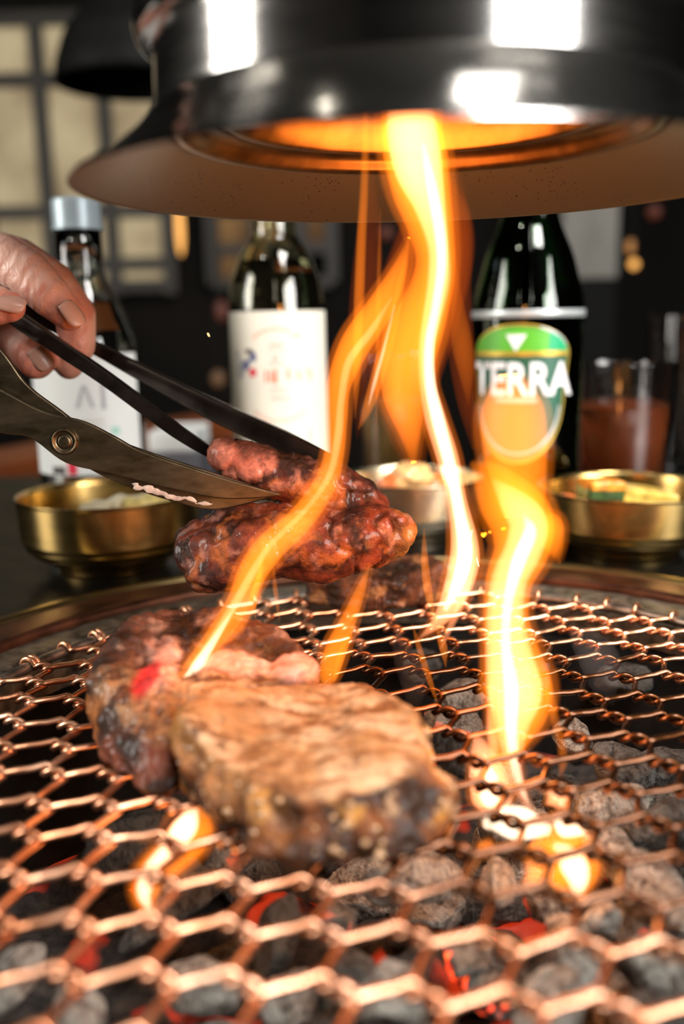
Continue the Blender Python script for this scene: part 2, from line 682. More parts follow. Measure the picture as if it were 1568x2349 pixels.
def coal_mesh(seed, elong):
    bm = bmesh.new()
    bmesh.ops.create_icosphere(bm, subdivisions=4, radius=1)
    rr = random.Random(seed)
    planes = [(Vector((rr.gauss(0, 1), rr.gauss(0, 1), rr.gauss(0, 1))).normalized(), rr.uniform(.55, .85)) for _ in range(9)]
    for v in bm.verts:
        p = v.co.copy()
        for n_, d_ in planes:
            e = p.dot(n_) - d_
            if e > 0: p -= n_ * e * 0.92
        q = p + Vector((seed * 3.1, 0, 0))
        p *= 1 + 0.10 * noise.fractal(q * 2.2, 1.0, 2.0, 5) + 0.03 * noise.fractal(q * 9, 1, 2, 3)
        v.co = Vector((p.x * elong, p.y, p.z * .85))
    me = bpy.data.meshes.new('charcoal')
    bm.to_mesh(me)
    bm.free()
    me.polygons.foreach_set('use_smooth', [True] * len(me.polygons))
    me.materials.append(None)
    return me


CM = [coal_mesh(s, e) for s, e in ((1, 1.25), (2, 1.7), (3, 1.05), (4, 1.45), (5, 1.2), (6, 1.9))]


def coal(px, py, z, r_px, mi, var, label, rx=0, ry=0, rz=0, group='charcoal lumps in the fire pot'):
    p = atz(px, py, z)
    r_ = r_px * p.y / FPX
    o = bpy.data.objects.new('charcoal', CM[var])
    COL.objects.link(o)
    o.location = p
    o.scale = (r_, r_, r_)
    o.rotation_euler = (rx, ry, rz)
    o.material_slots[0].link = 'OBJECT'
    o.material_slots[0].material = m_coal[mi]
    tag(o, label, 'charcoal', group)
    return o


COALS = [
    (470, 2270, -.042, 100, 0, 1, 'long pale ash-coated charcoal at the bottom of the picture left of centre'),
    (660, 2290, -.045, 95, 0, 0, 'grey charcoal lump at the bottom edge just left of the picture centre'),
    (640, 2150, -.045, 90, 1, 3, 'dark charcoal below the front steak with a grey upper side'),
    (900, 2290, -.036, 120, 0, 4, 'large round ash-grey charcoal at the bottom edge right of centre'),
    (940, 2020, -.040, 105, 0, 3, 'charcoal with grey ash flakes right in front of the front steak'),
    (1140, 2030, -.038, 60, 0, 1, 'narrow upright grey charcoal beside the glowing ember'),
    (1130, 2280, -.052, 85, 3, 2, 'red-hot charcoal burning orange at the bottom edge'),
    (1080, 2190, -.050, 90, 3, 5, 'charcoal with an orange glowing edge in the lower middle'),
    (1310, 2190, -.036, 110, 0, 0, 'big pale speckled charcoal under the wires lower right'),
    (1270, 2310, -.036, 115, 0, 3, 'ash-grey charcoal at the bottom edge on the right'),
    (1490, 2210, -.036, 120, 0, 4, 'broad grey charcoal lump at the lower right edge of the picture'),
    (1500, 2330, -.040, 90, 1, 2, 'dark charcoal in the bottom right corner'),
    (1380, 2110, -.036, 60, 0, 2, 'small crusty ash block under the right flame'),
    (1440, 2120, -.050, 80, 2, 1, 'red glowing charcoal behind the small crusty ash block'),
    (1480, 2030, -.032, 100, 0, 5, 'long grained grey charcoal lying at the right edge'),
    (1390, 1960, -.036, 85, 0, 1, 'brownish split charcoal right of the low flames'),
    (1400, 1850, -.030, 85, 0, 0, 'pale rough charcoal standing high beside the right flame'),
    (1300, 1840, -.034, 75, 0, 4, 'light grey charcoal directly behind the right flame'),
    (1520, 1900, -.036, 110, 1, 3, 'black charcoal with speckled ash at the right edge'),
    (1310, 1690, -.028, 60, 0, 2, 'small bright ash-white charcoal behind the right flame strands'),
    (1420, 1760, -.030, 95, 1, 4, 'dark charcoal block below the net right of the flame'),
    (1530, 1760, -.034, 80, 1, 0, 'black charcoal at the right edge halfway back'),
    (1060, 1600, -.030, 62, 0, 0, 'grey-pink charcoal under the net behind the front steak'),
    (1040, 1660, -.032, 60, 2, 3, 'warm glowing charcoal just right of the front steak'),
    (960, 1530, -.034, 60, 1, 1, 'dark charcoal far back under the middle of the net'),
    (1120, 1790, -.040, 75, 2, 2, 'glowing charcoal at the foot of the right flame'),
    (1180, 1900, -.042, 85, 2, 0, 'ember-red charcoal under the low yellow flames'),
    (1250, 2060, -.046, 75, 2, 4, 'glowing charcoal in front of the low yellow flames'),
    (310, 1940, -.040, 110, 1, 1, 'bark-covered charcoal log lit orange under the left flame'),
    (400, 2060, -.044, 105, 1, 5, 'long charred log under the near left wires'),
    (520, 1980, -.044, 90, 2, 3, 'red-tinged charcoal in shadow below the front steak'),
    (760, 2110, -.046, 80, 2, 4, 'deep red ember under the middle of the near net'),
    (800, 2230, -.046, 80, 1, 2, 'dark cracked charcoal at the lower middle'),
    (30, 2250, -.040, 95, 0, 3, 'ash-coated charcoal in the lower left corner'),
    (170, 2345, -.040, 95, 0, 1, 'grey charcoal at the bottom edge on the far left'),
    (1430, 1560, -.030, 60, 1, 3, 'black charcoal far back on the right under the net'),
    (1220, 1560, -.034, 65, 1, 0, 'dark charcoal behind the right flame far back'),
]
for i, (px, py, z, r_, mi, var, lab) in enumerate(COALS):
    rr = random.Random(i * 13 + 5)
    coal(px, py, z, r_ * 0.86, mi, var, lab, rr.uniform(-.5, .5), rr.uniform(-.5, .5), rr.uniform(0, 3.1))
# lower layer that fills the gaps
rr = random.Random(11)
for k in range(46):
    a, q = rr.uniform(0, 2 * math.pi), 0.128 * math.sqrt(rr.random())
    x, y = GC.x + q * math.cos(a), GC.y + q * math.sin(a)
    if x < -0.045 and y > .2: continue
    o = bpy.data.objects.new('charcoal', CM[rr.randrange(6)])
    COL.objects.link(o)
    o.location = (x, y, -.064 + rr.uniform(-.004, .004))
    s = rr.uniform(.010, .015)
    o.scale = (s, s, s)
    o.rotation_euler = (rr.uniform(-.4, .4), rr.uniform(-.4, .4), rr.uniform(0, 3.1))
    o.material_slots[0].link = 'OBJECT'
    o.material_slots[0].material = m_coal[rr.choice((1, 1, 1, 2, 0))]
    tag(o, 'small dark charcoal in the lower layer between the bigger grey lumps', 'charcoal', 'lower layer of small charcoal')

# =================================================================== HOOD
m_steel, nt, b, out = new_mat('polished_hood_steel')
setp(b, base=(0.50, 0.49, 0.47), metal=1.0, rough=0.16)
n1 = tex_noise(nt, 40, 4, stretch=(1, 1, 14))
mr = nt.nodes.new('ShaderNodeMapRange')
mr.inputs['To Min'].default_value = 0.10
mr.inputs['To Max'].default_value = 0.19
nt.links.new(n1.outputs['Fac'], mr.inputs['Value'])
nt.links.new(mr.outputs[0], b.inputs['Roughness'])
m_inner, nt, b, out = new_mat('greasy_hood_underside')
n1 = tex_noise(nt, 1300, 2)
vor = nt.nodes.new('ShaderNodeTexVoronoi')
vor.inputs['Scale'].default_value = 480
tc = nt.nodes.new('ShaderNodeTexCoord')
nt.links.new(tc.outputs['Object'], vor.inputs['Vector'])
n4 = tex_noise(nt, 30, 3)
r1 = ramp(nt, vor.outputs['Distance'], [(0.10, (1, 1, 1)), (0.22, (0, 0, 0))])
r4 = ramp(nt, n4.outputs['Fac'], [(0.48, (0, 0, 0)), (0.56, (1, 1, 1))])
mu = nt.nodes.new('ShaderNodeMix')
mu.data_type = 'RGBA'
mu.blend_type = 'MULTIPLY'
mu.inputs['Factor'].default_value = 1
nt.links.new(r1.outputs[0], mu.inputs[6])
nt.links.new(r4.outputs[0], mu.inputs[7])
mx = nt.nodes.new('ShaderNodeMix')
mx.data_type = 'RGBA'
mx.inputs[6].default_value = (0.19, 0.17, 0.145, 1)
mx.inputs[7].default_value = (0.02, 0.012, 0.008, 1)
nt.links.new(mu.outputs[2], mx.inputs['Factor'])
nt.links.new(mx.outputs[2], b.inputs['Base Color'])
setp(b, metal=0.75, rough=0.40)
bump(nt, b, n1.outputs['Fac'], 0.12, 0.0004)
HC = Vector((GC.x, GC.y, 0))
ZR = 0.1772
hood = thing('exhaust_hood', 'round polished steel exhaust hood with flared rim hanging over the grill', 'exhaust hood', (HC.x, HC.y, ZR))
lathe_obj('flare', fillet([(.1025, ZR), (.1015, ZR + .0016), (.094, ZR + .0055), (.084, ZR + .013), (.0775, ZR + .0205)], .006), HC, m_steel, hood, 160)
lathe_obj('neck', [(.0775, ZR + .0205), (.0773, ZR + .024), (.0770, ZR + .030), (.0768, ZR + .038)], HC, m_steel, hood, 160)
lathe_obj('collar', fillet([(.0768, ZR + .038), (.0812, ZR + .039), (.0822, ZR + .042), (.0815, ZR + .060), (.0800, ZR + .30), (.0800, ROOM['z1'])], .0012), HC, m_steel, hood, 160)
lathe_obj('underside', fillet([(.1025, ZR), (.1012, ZR + .0004), (.0740, ZR + .0162)], .0006), HC, m_inner, hood, 160)
m_inring = mat('flame_tinted_steel', (0.20, 0.105, 0.04), 0.32, 1.0, var=0.3, scale=90, rvar=0.1)  # amber tint puts the flame's orange reflection into the ring's base colour
lathe_obj('bead_ring', fillet([(.0745, ZR + .0158), (.0730, ZR + .0140), (.0700, ZR + .0150), (.0675, ZR + .0190), (.0640, ZR + .0205), (.0605, ZR + .0200)], .002), HC, m_inring, hood, 160)
lathe_obj('intake_lip', fillet([(.0605, ZR + .0200), (.0590, ZR + .0190), (.0570, ZR + .0195), (.0545, ZR + .0240), (.0520, ZR + .0300), (.0500, ZR + .060), (.0500, ZR + .16)], .002), HC, m_inring, hood, 160)
lathe_obj('duct_lining', [(.0500, ZR + .16), (.0499, ZR + .30), (.0001, ZR + .30)], HC, m_iron, hood, 96)

# =================================================================== MEAT


def meat_mat(name, rough=0.34, coat=0.5, bs=0.5, bscale=240):
    m, nt, b, out = new_mat(name)
    ca = nt.nodes.new('ShaderNodeVertexColor')
    ca.layer_name = 'Col'
    n1 = tex_noise(nt, bscale, 6, 0.65, 0.5)
    r1 = ramp(nt, n1.outputs['Fac'], [(0.3, (0.55, 0.5, 0.46)), (0.55, (1, 1, 1)), (0.8, (1.25, 1.2, 1.12))])
    mx = nt.nodes.new('ShaderNodeMix')
    mx.data_type = 'RGBA'
    mx.blend_type = 'MULTIPLY'
    mx.inputs['Factor'].default_value = 1
    nt.links.new(ca.outputs[0], mx.inputs[6])
    nt.links.new(r1.outputs[0], mx.inputs[7])
    nt.links.new(mx.outputs[2], b.inputs['Base Color'])
    n2 = tex_noise(nt, 60, 3)
    mr = nt.nodes.new('ShaderNodeMapRange')
    mr.inputs['From Min'].default_value = 0.3
    mr.inputs['From Max'].default_value = 0.7
    mr.inputs['To Min'].default_value = rough - 0.16
    mr.inputs['To Max'].default_value = rough + 0.2
    nt.links.new(n2.outputs['Fac'], mr.inputs['Value'])
    nt.links.new(mr.outputs[0], b.inputs['Roughness'])
    setp(b, coat=coat, coat_rough=0.10, sss=0.10, sss_scale=0.002, spec=0.2)
    b.inputs['Subsurface Radius'].default_value = (1.0, 0.35, 0.2)
    bump(nt, b, n1.outputs['Fac'], bs, 0.0012)
    return m


m_meat = meat_mat('seared_beef', 0.50, 0.07, 0.7, 210)
m_meat_wet = meat_mat('glossy_seared_beef', 0.38, 0.22, 0.9, 330)


def slab(outline, top, bot, nu=300, bulge=0.0, taper=0.0):
    """rounded slab: outline = closed world XY polygon, top(x,y), bot(x,y) heights. returns verts (with rim parameter), faces"""
    P = np.array(outline, float)
    c = P.mean(0)
    cl = np.vstack([P[-2:], P, P[:3]])
    S = spline(cl, 24)
    ang = np.unwrap(np.arctan2(S[:, 1] - c[1], S[:, 0] - c[0]))
    rad = np.hypot(S[:, 0] - c[0], S[:, 1] - c[1])
    order = np.argsort(np.mod(ang, 2 * math.pi))
    aa, rr_ = np.mod(ang, 2 * math.pi)[order], rad[order]
    us = np.linspace(0, 2 * math.pi, nu, endpoint=False)
    ru = np.interp(us, aa, rr_, period=2 * math.pi)
    # profile (s = share of radius, h = -1..1 from bottom to top)
    prof = [(s, 1.0) for s in np.linspace(0.01, 0.86, 34)]
    prof += [(0.86 + 0.14 * math.sin(t), 1 - 0.45 * (1 - math.cos(t))) for t in np.linspace(0.1, math.pi / 2, 14)]
    prof += [(1.0 + bulge * math.sin(math.pi * t), 0.55 - 1.15 * t) for t in np.linspace(0.05, 0.95, 22)]
    prof += [(1.0 - 0.14 * (1 - math.cos(t)), -0.6 - 0.4 * math.sin(t)) for t in np.linspace(0, math.pi / 2, 10)]
    prof += [(s, -1.0) for s in np.linspace(0.8, 0.01, 8)]
    vs, hs, ss = [], [], []
    for (s0_, h) in prof:
        for k in range(nu):
            s = s0_ * (1 - taper * (h + 1) / 2 * max(0.0, -math.sin(us[k])) ** .7)
            x, y = c[0] + s * ru[k] * math.cos(us[k]), c[1] + s * ru[k] * math.sin(us[k])
            zt, zb = top(x, y), bot(x, y)
            vs.append(Vector((x, y, zb + (zt - zb) * (h + 1) / 2)))
            hs.append(h)
            ss.append(s)
    fs = []
    for i in range(len(prof) - 1):
        for k in range(nu):
            k2 = (k + 1) % nu
            fs.append((i * nu + k, (i + 1) * nu + k, (i + 1) * nu + k2, i * nu + k2))
    fs.append(tuple(range(nu)))
    m = (len(prof) - 1) * nu
    fs.append(tuple(range(m + nu - 1, m - 1, -1)))
    return vs, fs, hs, ss


def displaced(name, vs, fs, disp, colf, material, parent=None):
    o = mobj(name, vs, fs, material, parent)
    me = o.data
    nor = [v.normal.copy() for v in me.vertices]
    for i, v in enumerate(me.vertices):
        v.co = v.co + nor[i] * disp(i, v.co)
    me.update()
    cols = [colf(i, v.co, nor[i]) for i, v in enumerate(me.vertices)]
    color_attr(me, cols)
    return o


CH, DK, BR, TAN, GOLD, PINK, RED, PALE = (0.028, 0.010, 0.004), (0.07, 0.024, 0.012), (0.19, 0.068, 0.024), (0.44, 0.205, 0.085), (0.50, 0.22, 0.045), (0.82, 0.33, 0.22), (0.66, 0.025, 0.03), (0.60, 0.36, 0.20)

# --- front steak
o1 = [atz(px, py, z) for px, py, z in ((402, 1690, .016), (450, 1625, .02), (560, 1575, .024), (720, 1548, .025), (850, 1575, .024), (950, 1640, .022), (1008, 1720, .019), (1035, 1860, .006), (980, 1950, .003), (840, 2002, .003), (680, 1995, .003), (540, 1940, .004), (440, 1820, .008))]
o1 = [(p.x, p.y) for p in o1]
c1 = np.mean(o1, 0)


def top1(x, y): return 0.0225 + 0.09 * (y - c1[1]) - 0.05 * (x - c1[0]) + 0.0025 * math.sin(x * 70) + 0.0018 * fb((x, y, 1.0), 55)
def bot1(x, y): return 0.0021 + 0.0008 * fb((x, y, 3.0), 60)


vs, fs, hs, ss = slab(o1, top1, bot1, bulge=0.05, taper=0.26)
hs1 = hs


def d1(i, p):
    side = 1 - abs(sstep(.3, .95, hs1[i]))
    g = math.sin((p.y * 520 + p.x * 130) + 5 * fb(p, 40, 3))
    return 0.0022 * fb(p, 75, 4) * (0.5 + side) + 0.0006 * fb(p, 260, 4) + 0.00035 * g * (1 - side) - 0.0028 * side * max(0, fb(p * 1.0 + Vector((0, 0, .5)), 65, 3)) * 1.2


def k1(i, p, n):
    h = hs1[i]
    t = fb(p, 70, 5)
    g = fb(Vector((p.x * .5 + p.y * .15, p.y * 1.6, p.z)), 190, 4)
    c = lerp(TAN, PALE, 0.30 + 1.5 * t)
    c = lerp(c, (0.26, 0.10, 0.036), sstep(-0.10, 0.45, g + 0.3 * t))
    c = lerp(c, DK, 0.8 * sstep(0.42, 0.8, fb(p + Vector((1, 0, 0)), 110, 4)))
    s = lerp((0.17, 0.055, 0.018), (0.026, 0.009, 0.003), 0.60 + 1.4 * fb(p + Vector((0, 2, 0)), 85, 4))  # dark browned side; its shade from overhead light is also in this colour
    s = lerp(s, GOLD, 0.8 * sstep(0.22, 0.5, fb(p + Vector((3, 0, 0)), 70, 4)))
    s = lerp(s, PALE, 0.7 * sstep(0.48, 0.65, fb(p + Vector((5, 0, 0)), 120, 4)))
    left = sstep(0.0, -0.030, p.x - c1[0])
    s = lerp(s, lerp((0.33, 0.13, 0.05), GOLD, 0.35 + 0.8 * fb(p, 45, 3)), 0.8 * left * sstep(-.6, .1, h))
    return lerp(s, c, sstep(0.80, 0.985, h + 0.12 * t))


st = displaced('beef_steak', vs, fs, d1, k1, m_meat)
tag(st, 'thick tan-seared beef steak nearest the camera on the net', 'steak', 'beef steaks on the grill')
m_grease = mat('hot_grease', (0.30, 0.15, 0.05), 0.06, var=0.2, coat=1.0, coat_rough=0.02, spec=0.8)
bmg = bmesh.new()
bmesh.ops.create_icosphere(bmg, subdivisions=2, radius=1)
gme = bpy.data.meshes.new('grease_bead')
bmg.to_mesh(gme)
bmg.free()
gme.polygons.foreach_set('use_smooth', [True] * len(gme.polygons))
gme.materials.append(m_grease)
rr = random.Random(21)
cand = [v for i, v in enumerate(st.data.vertices) if -.35 < hs1[i] < .985 and v.co.y < c1[1] + .006 and (hs1[i] < .75 or ss[i] > .84)]
for v in rr.sample(cand, 60):
    g_ = bpy.data.objects.new('grease_bead', gme)
    COL.objects.link(g_)
    g_.parent = st
    g_.location = v.co
    q = rr.uniform(.0005, .0013)
    g_.scale = (q, q, q * .9)

# --- left steak: a tall piece with a dark crust above and a pink raw strip on its near slope
o2 = [atz(px, py, z) for px, py, z in ((200, 1560, .026), (215, 1470, .034), (330, 1415, .036), (480, 1402, .036), (620, 1425, .034), (700, 1480, .030), (722, 1540, .024), (640, 1640, .014), (520, 1720, .006), (400, 1835, .002), (300, 1815, .002), (225, 1700, .010))]
o2 = [(p.x, p.y) for p in o2]
c2 = np.mean(o2, 0)


def top2(x, y):
    v = (y - c2[1])
    return 0.0265 + 0.25 * v - 0.03 * (x - c2[0]) + 0.004 * sstep(.006, .02, v) - 0.004 * sstep(-.012, -.03, v) + 0.0015 * fb((x, y, 5), 60)


vs, fs, hs2, ss2 = slab(o2, top2, bot1, bulge=0.03, taper=0.30)
hs = hs2
PINKC = [(atz(362, 1560, .024), .0085, .0150), (atz(560, 1535, .026), .020, .0060), (atz(670, 1530, .026), .012, .0075)]


def pinkmask(p):
    m = 0
    for c, rx, ry in PINKC:
        d = math.hypot((p.x - c.x) / rx, (p.y - c.y) / ry) + 0.55 * fb(p, 90, 4)
        m = max(m, sstep(1.15, 0.55, d))
    return m


def d2(i, p):
    r_ = 0.0021 * fb(p, 70, 4) + 0.0008 * fb(p, 240, 4)
    return r_ + 0.0012 * pinkmask(p)


RC = atz(338, 1570, .024)


def k2(i, p, n):
    h = hs2[i]
    t = fb(p, 75, 5)
    crust = lerp((0.12, 0.042, 0.022), CH, 0.45 + 1.3 * fb(p, 95, 4))
    crust = lerp(crust, (0.42, 0.22, 0.15), 0.55 * sstep(.2, .6, fb(p + Vector((2, 0, 0)), 130, 4)))
    slope = lerp((0.34, 0.14, 0.055), PALE, 0.25 + 1.3 * t)
    slope = lerp(slope, (0.13, 0.042, 0.016), sstep(-0.05, 0.40, fb(Vector((p.x, p.y * 2, p.z)), 110, 5)))
    v = p.y - c2[1] + 0.010 * t
    c = lerp(slope, crust, sstep(-0.004, 0.008, v - 0.10 * (p.x - c2[0])))
    pm = pinkmask(p)
    c = lerp(c, lerp(PINK, (0.84, 0.46, 0.34), 0.3 + fb(p, 200, 3)), pm)
    d = math.hypot((p.x - RC.x) / .0042, (p.y - RC.y) / .0115) + .35 * fb(p, 120, 3)
    c = lerp(c, RED, 0.92 * sstep(1.15, 0.6, d))
    s = lerp((0.17, 0.038, 0.014), CH, 0.5 + 1.3 * fb(p, 80, 4))
    s = lerp(s, (0.50, 0.17, 0.04), 0.8 * sstep(.1, .5, fb(p + Vector((4, 0, 0)), 75, 4)))
    return lerp(s, c, sstep(0.45, 0.93, h + 0.2 * t))


st = displaced('beef_steak', vs, fs, d2, k2, m_meat_wet)
tag(st, 'charred beef steak with a raw pink strip lying behind the front steak', 'steak', 'beef steaks on the grill')

# --- piece of meat lying behind the lifted steak
o3 = [atz(px, py, z) for px, py, z in ((700, 1350, .01), (760, 1290, .02), (880, 1245, .026), (980, 1255, .024), (1020, 1300, .018), (1000, 1370, .004), (900, 1405, .002), (780, 1400, .002))]
o3 = [(p.x, p.y) for p in o3]
c3 = np.mean(o3, 0)
vs, fs, hs3, ss3 = slab(o3, lambda x, y: 0.0185 + 0.05 * (x - c3[0]) + .002 * fb((x, y, 7), 60), bot1, nu=200)


def k3(i, p, n):
    s = lerp((0.16, 0.05, 0.02), CH, 0.45 + 1.2 * fb(p, 85, 4))
    return lerp(s, (0.34, 0.14, 0.05), 0.8 * sstep(.15, .5, fb(p + Vector((4, 0, 0)), 110, 4)))


st = displaced('beef_steak', vs, fs, lambda i, p: .002 * fb(p, 80, 4) + .0007 * fb(p, 240, 4), k3, m_meat)
tag(st, 'dark browned piece of beef lying on the net behind the lifted steak', 'steak', 'beef steaks on the grill')

# --- the steak held up by the tongs and being cut


def pb(px, py, Y, rpx, *sc_):
    p = at(px, py, Y)
    return (p.x, p.y, p.z, rpx * Y / FPX) + tuple(sc_)


YH = 0.378
low = [[pb(455, 1268, YH, 60), pb(560, 1258, YH - .004, 74), pb(660, 1246, YH - .006, 78), pb(760, 1240, YH - .006, 80), pb(850, 1220, YH - .004, 72), pb(912, 1222, YH, 50)],
       [pb(470, 1310, YH - .004, 56), pb(560, 1290, YH - .006, 60), pb(650, 1275, YH - .006, 58), pb(745, 1293, YH - .008, 50), pb(825, 1268, YH - .008, 46), pb(900, 1248, YH - .004, 40)],
       [pb(560, 1230, YH + .016, 60), pb(700, 1215, YH + .018, 70), pb(830, 1195, YH + .016, 66)],
       [pb(445, 1250, YH + .008, 50), pb(520, 1200, YH + .006, 46), pb(640, 1205, YH + .004, 50)]]
upp = [[pb(515, 1046, YH + .010, 44), pb(600, 1074, YH + .008, 56), pb(700, 1104, YH + .008, 60), pb(780, 1125, YH + .008, 56), pb(832, 1130, YH + .008, 36)],
       [pb(690, 1130, YH + .014, 50), pb(760, 1165, YH + .012, 60), pb(850, 1165, YH + .010, 45)]]
hm = remeshed(low + upp, 0.0011, 12)
cu = at(590, 1085, YH)


def dh(i, p):
    cr = abs(fb(p + Vector((9, 0, 0)), 38, 3))
    fib = fb(Vector((p.x * 1.6 + p.z * .5, p.y * 1.6, p.z * .35)), 190, 4)
    return 0.0018 * fb(p, 40, 3) - 0.0014 * sstep(.16, 0, cr) + 0.0005 * fib + 0.0003 * fb(p, 330, 3)


PK = at(530, 1060, YH - .004)
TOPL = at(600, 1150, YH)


def kh(i, p, n):
    t = fb(p, 85, 5)
    c = lerp((0.20, 0.040, 0.016), (0.030, 0.009, 0.006), 0.5 + 1.5 * fb(p + Vector((1, 0, 0)), 75, 5))
    c = lerp(c, CH, 0.8 * sstep(.2, 0, abs(fb(p + Vector((9, 0, 0)), 38, 3))))
    c = lerp(c, (0.42, 0.12, 0.03), 0.7 * sstep(.1, .5, fb(p + Vector((4, 0, 0)), 95, 4)))
    c = lerp(c, (0.40, 0.17, 0.12), 0.6 * sstep(.28, .55, fb(p + Vector((7, 0, 0)), 130, 4)))
    fatend = at(905, 1235, YH)
    c = lerp(c, lerp(GOLD, BR, .3 + t), 0.75 * sstep(.014, .006, (p - fatend).length + .004 * t))
    d = math.hypot((p.x - PK.x) / .017, (p.z - PK.z) / .0088) + .3 * t
    c = lerp(c, lerp((0.60, 0.22, 0.15), (0.46, 0.13, 0.08), .5 + t), 0.95 * sstep(1.2, .65, d) * sstep(.2, -.2, n.y))
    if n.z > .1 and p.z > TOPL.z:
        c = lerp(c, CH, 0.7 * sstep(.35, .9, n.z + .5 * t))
    return c


hv = [v.co.copy() for v in hm.vertices]
hf = [tuple(p.vertices) for p in hm.polygons]
bpy.data.meshes.remove(hm)
st = displaced('beef_steak', hv, hf, dh, kh, m_meat_wet)
tag(st, 'folded glossy red-brown beef steak lifted above the net by the tongs', 'steak', 'beef steaks on the grill')

# =================================================================== TONGS, SCISSORS, HAND
m_blk = mat('blackened_tong_steel', (0.030, 0.022, 0.018), 0.32, 0.8, var=0.4, scale=90, rvar=0.12)
m_sciss, nt, b, out = new_mat('brassy_scissor_steel')
setp(b, metal=0.95, rough=0.36)
n1 = tex_noise(nt, 70, 6, stretch=(1, 1, 3))
rp = ramp(nt, n1.outputs['Fac'], [(0.3, (0.065, 0.048, 0.026)), (0.7, (0.20, 0.155, 0.095))])
nt.links.new(rp.outputs[0], b.inputs['Base Color'])
n2 = tex_noise(nt, 500, 3)
bump(nt, b, n2.outputs['Fac'], 0.1, .0003)


def bar(name, pts, wz, ty, material, parent):
    """flat strip through world points: wz = height list, ty = thickness"""
    P = spline(pts, 8)
    n = len(P)
    wz = np.interp(np.linspace(0, 1, n), np.linspace(0, 1, len(wz)), wz)
    T = np.gradient(P, axis=0)
    T /= np.linalg.norm(T, axis=1)[:, None]
    vs, fs = [], []
    for i in range(n):
        dpt = np.array((0, 1.0, 0))
        dpt = dpt - (dpt @ T[i]) * T[i]
        dpt /= np.linalg.norm(dpt)
        u = np.cross(T[i], dpt)
        if u[2] < 0: u = -u
        for a, bb in ((-1, -.85), (-1, .85), (-.8, 1), (.8, 1), (1, .85), (1, -.85), (.8, -1), (-.8, -1)):
            vs.append(P[i] + dpt * ty / 2 * a + u * wz[i] / 2 * bb)
    for i in range(n - 1):
        for k in range(8):
            k2 = (k + 1) % 8
            fs.append((i * 8 + k, (i + 1) * 8 + k, (i + 1) * 8 + k2, i * 8 + k2))
    fs.append(tuple(range(7, -1, -1)))
    fs.append(tuple(range((n - 1) * 8, n * 8)))
    o = mobj(name, vs, fs, material, parent)
    bm = bmesh.new()
    bm.from_mesh(o.data)
    bmesh.ops.recalc_face_normals(bm, faces=bm.faces)
    bm.to_mesh(o.data)
    bm.free()
    md = o.modifiers.new('e', 'EDGE_SPLIT')
    md.split_angle = R(50)
    o.data.polygons.foreach_set('use_smooth', [True] * len(o.data.polygons))
    return o


tg = thing('kitchen_tongs', 'dark steel tongs held by the hand and gripping the lifted steak', 'tongs', at(430, 1000, .40))
bar('near_leg', [at(-330, 480, .46), at(-120, 610, .44), at(45, 735, .425), at(240, 866, .41), at(400, 985, .398), at(500, 1048, .392)], [.0085, .008, .0070, .0060, .0055, .004], .006, m_blk, tg)
bar('far_leg', [at(-330, 470, .47), at(-120, 605, .465), at(60, 710, .46), at(250, 815, .447), at(480, 935, .425), at(640, 1010, .412), at(760, 1070, .405), at(858, 1135, .398)], [.0085, .007, .0055, .0060, .0095, .0100, .0085, .004], .006, m_blk, tg)
vs, fs = tube(spline([at(-330, 480, .458), at(-372, 452, .463), at(-330, 470, .472)], 8), .004, 10)
mobj('spring_bend', vs, fs, m_blk, tg)


def plate(name, poly, Y, dYdx, th, material, parent, bev=.0006):
    """flat steel plate traced in its own plane: pixel outline at depth Y (slanting by dYdx per pixel)"""
    S = spline([np.array(q, float) for q in poly + [poly[0]]], 6)[:-1]
    bm = bmesh.new()
    pts = [at(q[0], q[1], Y + dYdx * q[0]) for q in S]
    a = [bm.verts.new(p) for p in pts]
    f = bm.faces.new(a)
    nrm = Vector((0, 1, 0))
    g = bmesh.ops.extrude_face_region(bm, geom=[f])
    for v in g['geom']:
        if isinstance(v, bmesh.types.BMVert): v.co += nrm * th
    bmesh.ops.recalc_face_normals(bm, faces=bm.faces)
    big = [e for e in bm.edges if any(len(fc.verts) > 6 for fc in e.link_faces)]
    bmesh.ops.bevel(bm, geom=big, offset=bev, segments=2, affect='EDGES', profile=.5)
    me = bpy.data.meshes.new(name)
    bm.to_mesh(me)
    bm.free()
    me.materials.append(material)
    return link(bpy.data.objects.new(name, me), parent)


sc = thing('kitchen_scissors', 'brassy steel kitchen scissors with round pivot screw cutting into the lifted steak', 'scissors', at(150, 1012, .37))
fbl = plate('front_blade', [(-260, 780), (-120, 830), (0, 893), (100, 944), (190, 966), (260, 1000), (330, 1037), (480, 1087), (600, 1122), (645, 1136), (560, 1145), (480, 1141), (350, 1112), (250, 1086), (150, 1062), (70, 1006), (0, 994), (-120, 960), (-260, 900)], .366, 0.00001, .0022, m_sciss, sc)
rbl = plate('rear_blade', [(-260, 560), (-120, 680), (0, 800), (60, 880), (130, 935), (200, 983), (330, 1033), (480, 1082), (600, 1120), (640, 1134), (560, 1158), (480, 1170), (400, 1152), (300, 1120), (220, 1085), (150, 1040), (60, 960), (0, 905), (-120, 790), (-260, 660)], .3705, 0.00001, .0022, m_sciss, sc)
pv = at(150, 1012, .3675)
scr = lathe_obj('pivot_screw', fillet([(0, .0022), (.0022, .0020), (.0030, .0010), (.0036, .0012), (.0046, .0024), (.0052, .0014), (.0054, 0), (.0054, -.001)], .0005), (0, 0, 0), m_sciss, None, 32)
for v in scr.data.vertices:
    v.co = Vector((pv.x + v.co.x, pv.y - v.co.z, pv.z + v.co.y))
scr.data.flip_normals()
scr.parent = sc
scr.matrix_parent_inverse = Matrix.Translation(-sc.location)
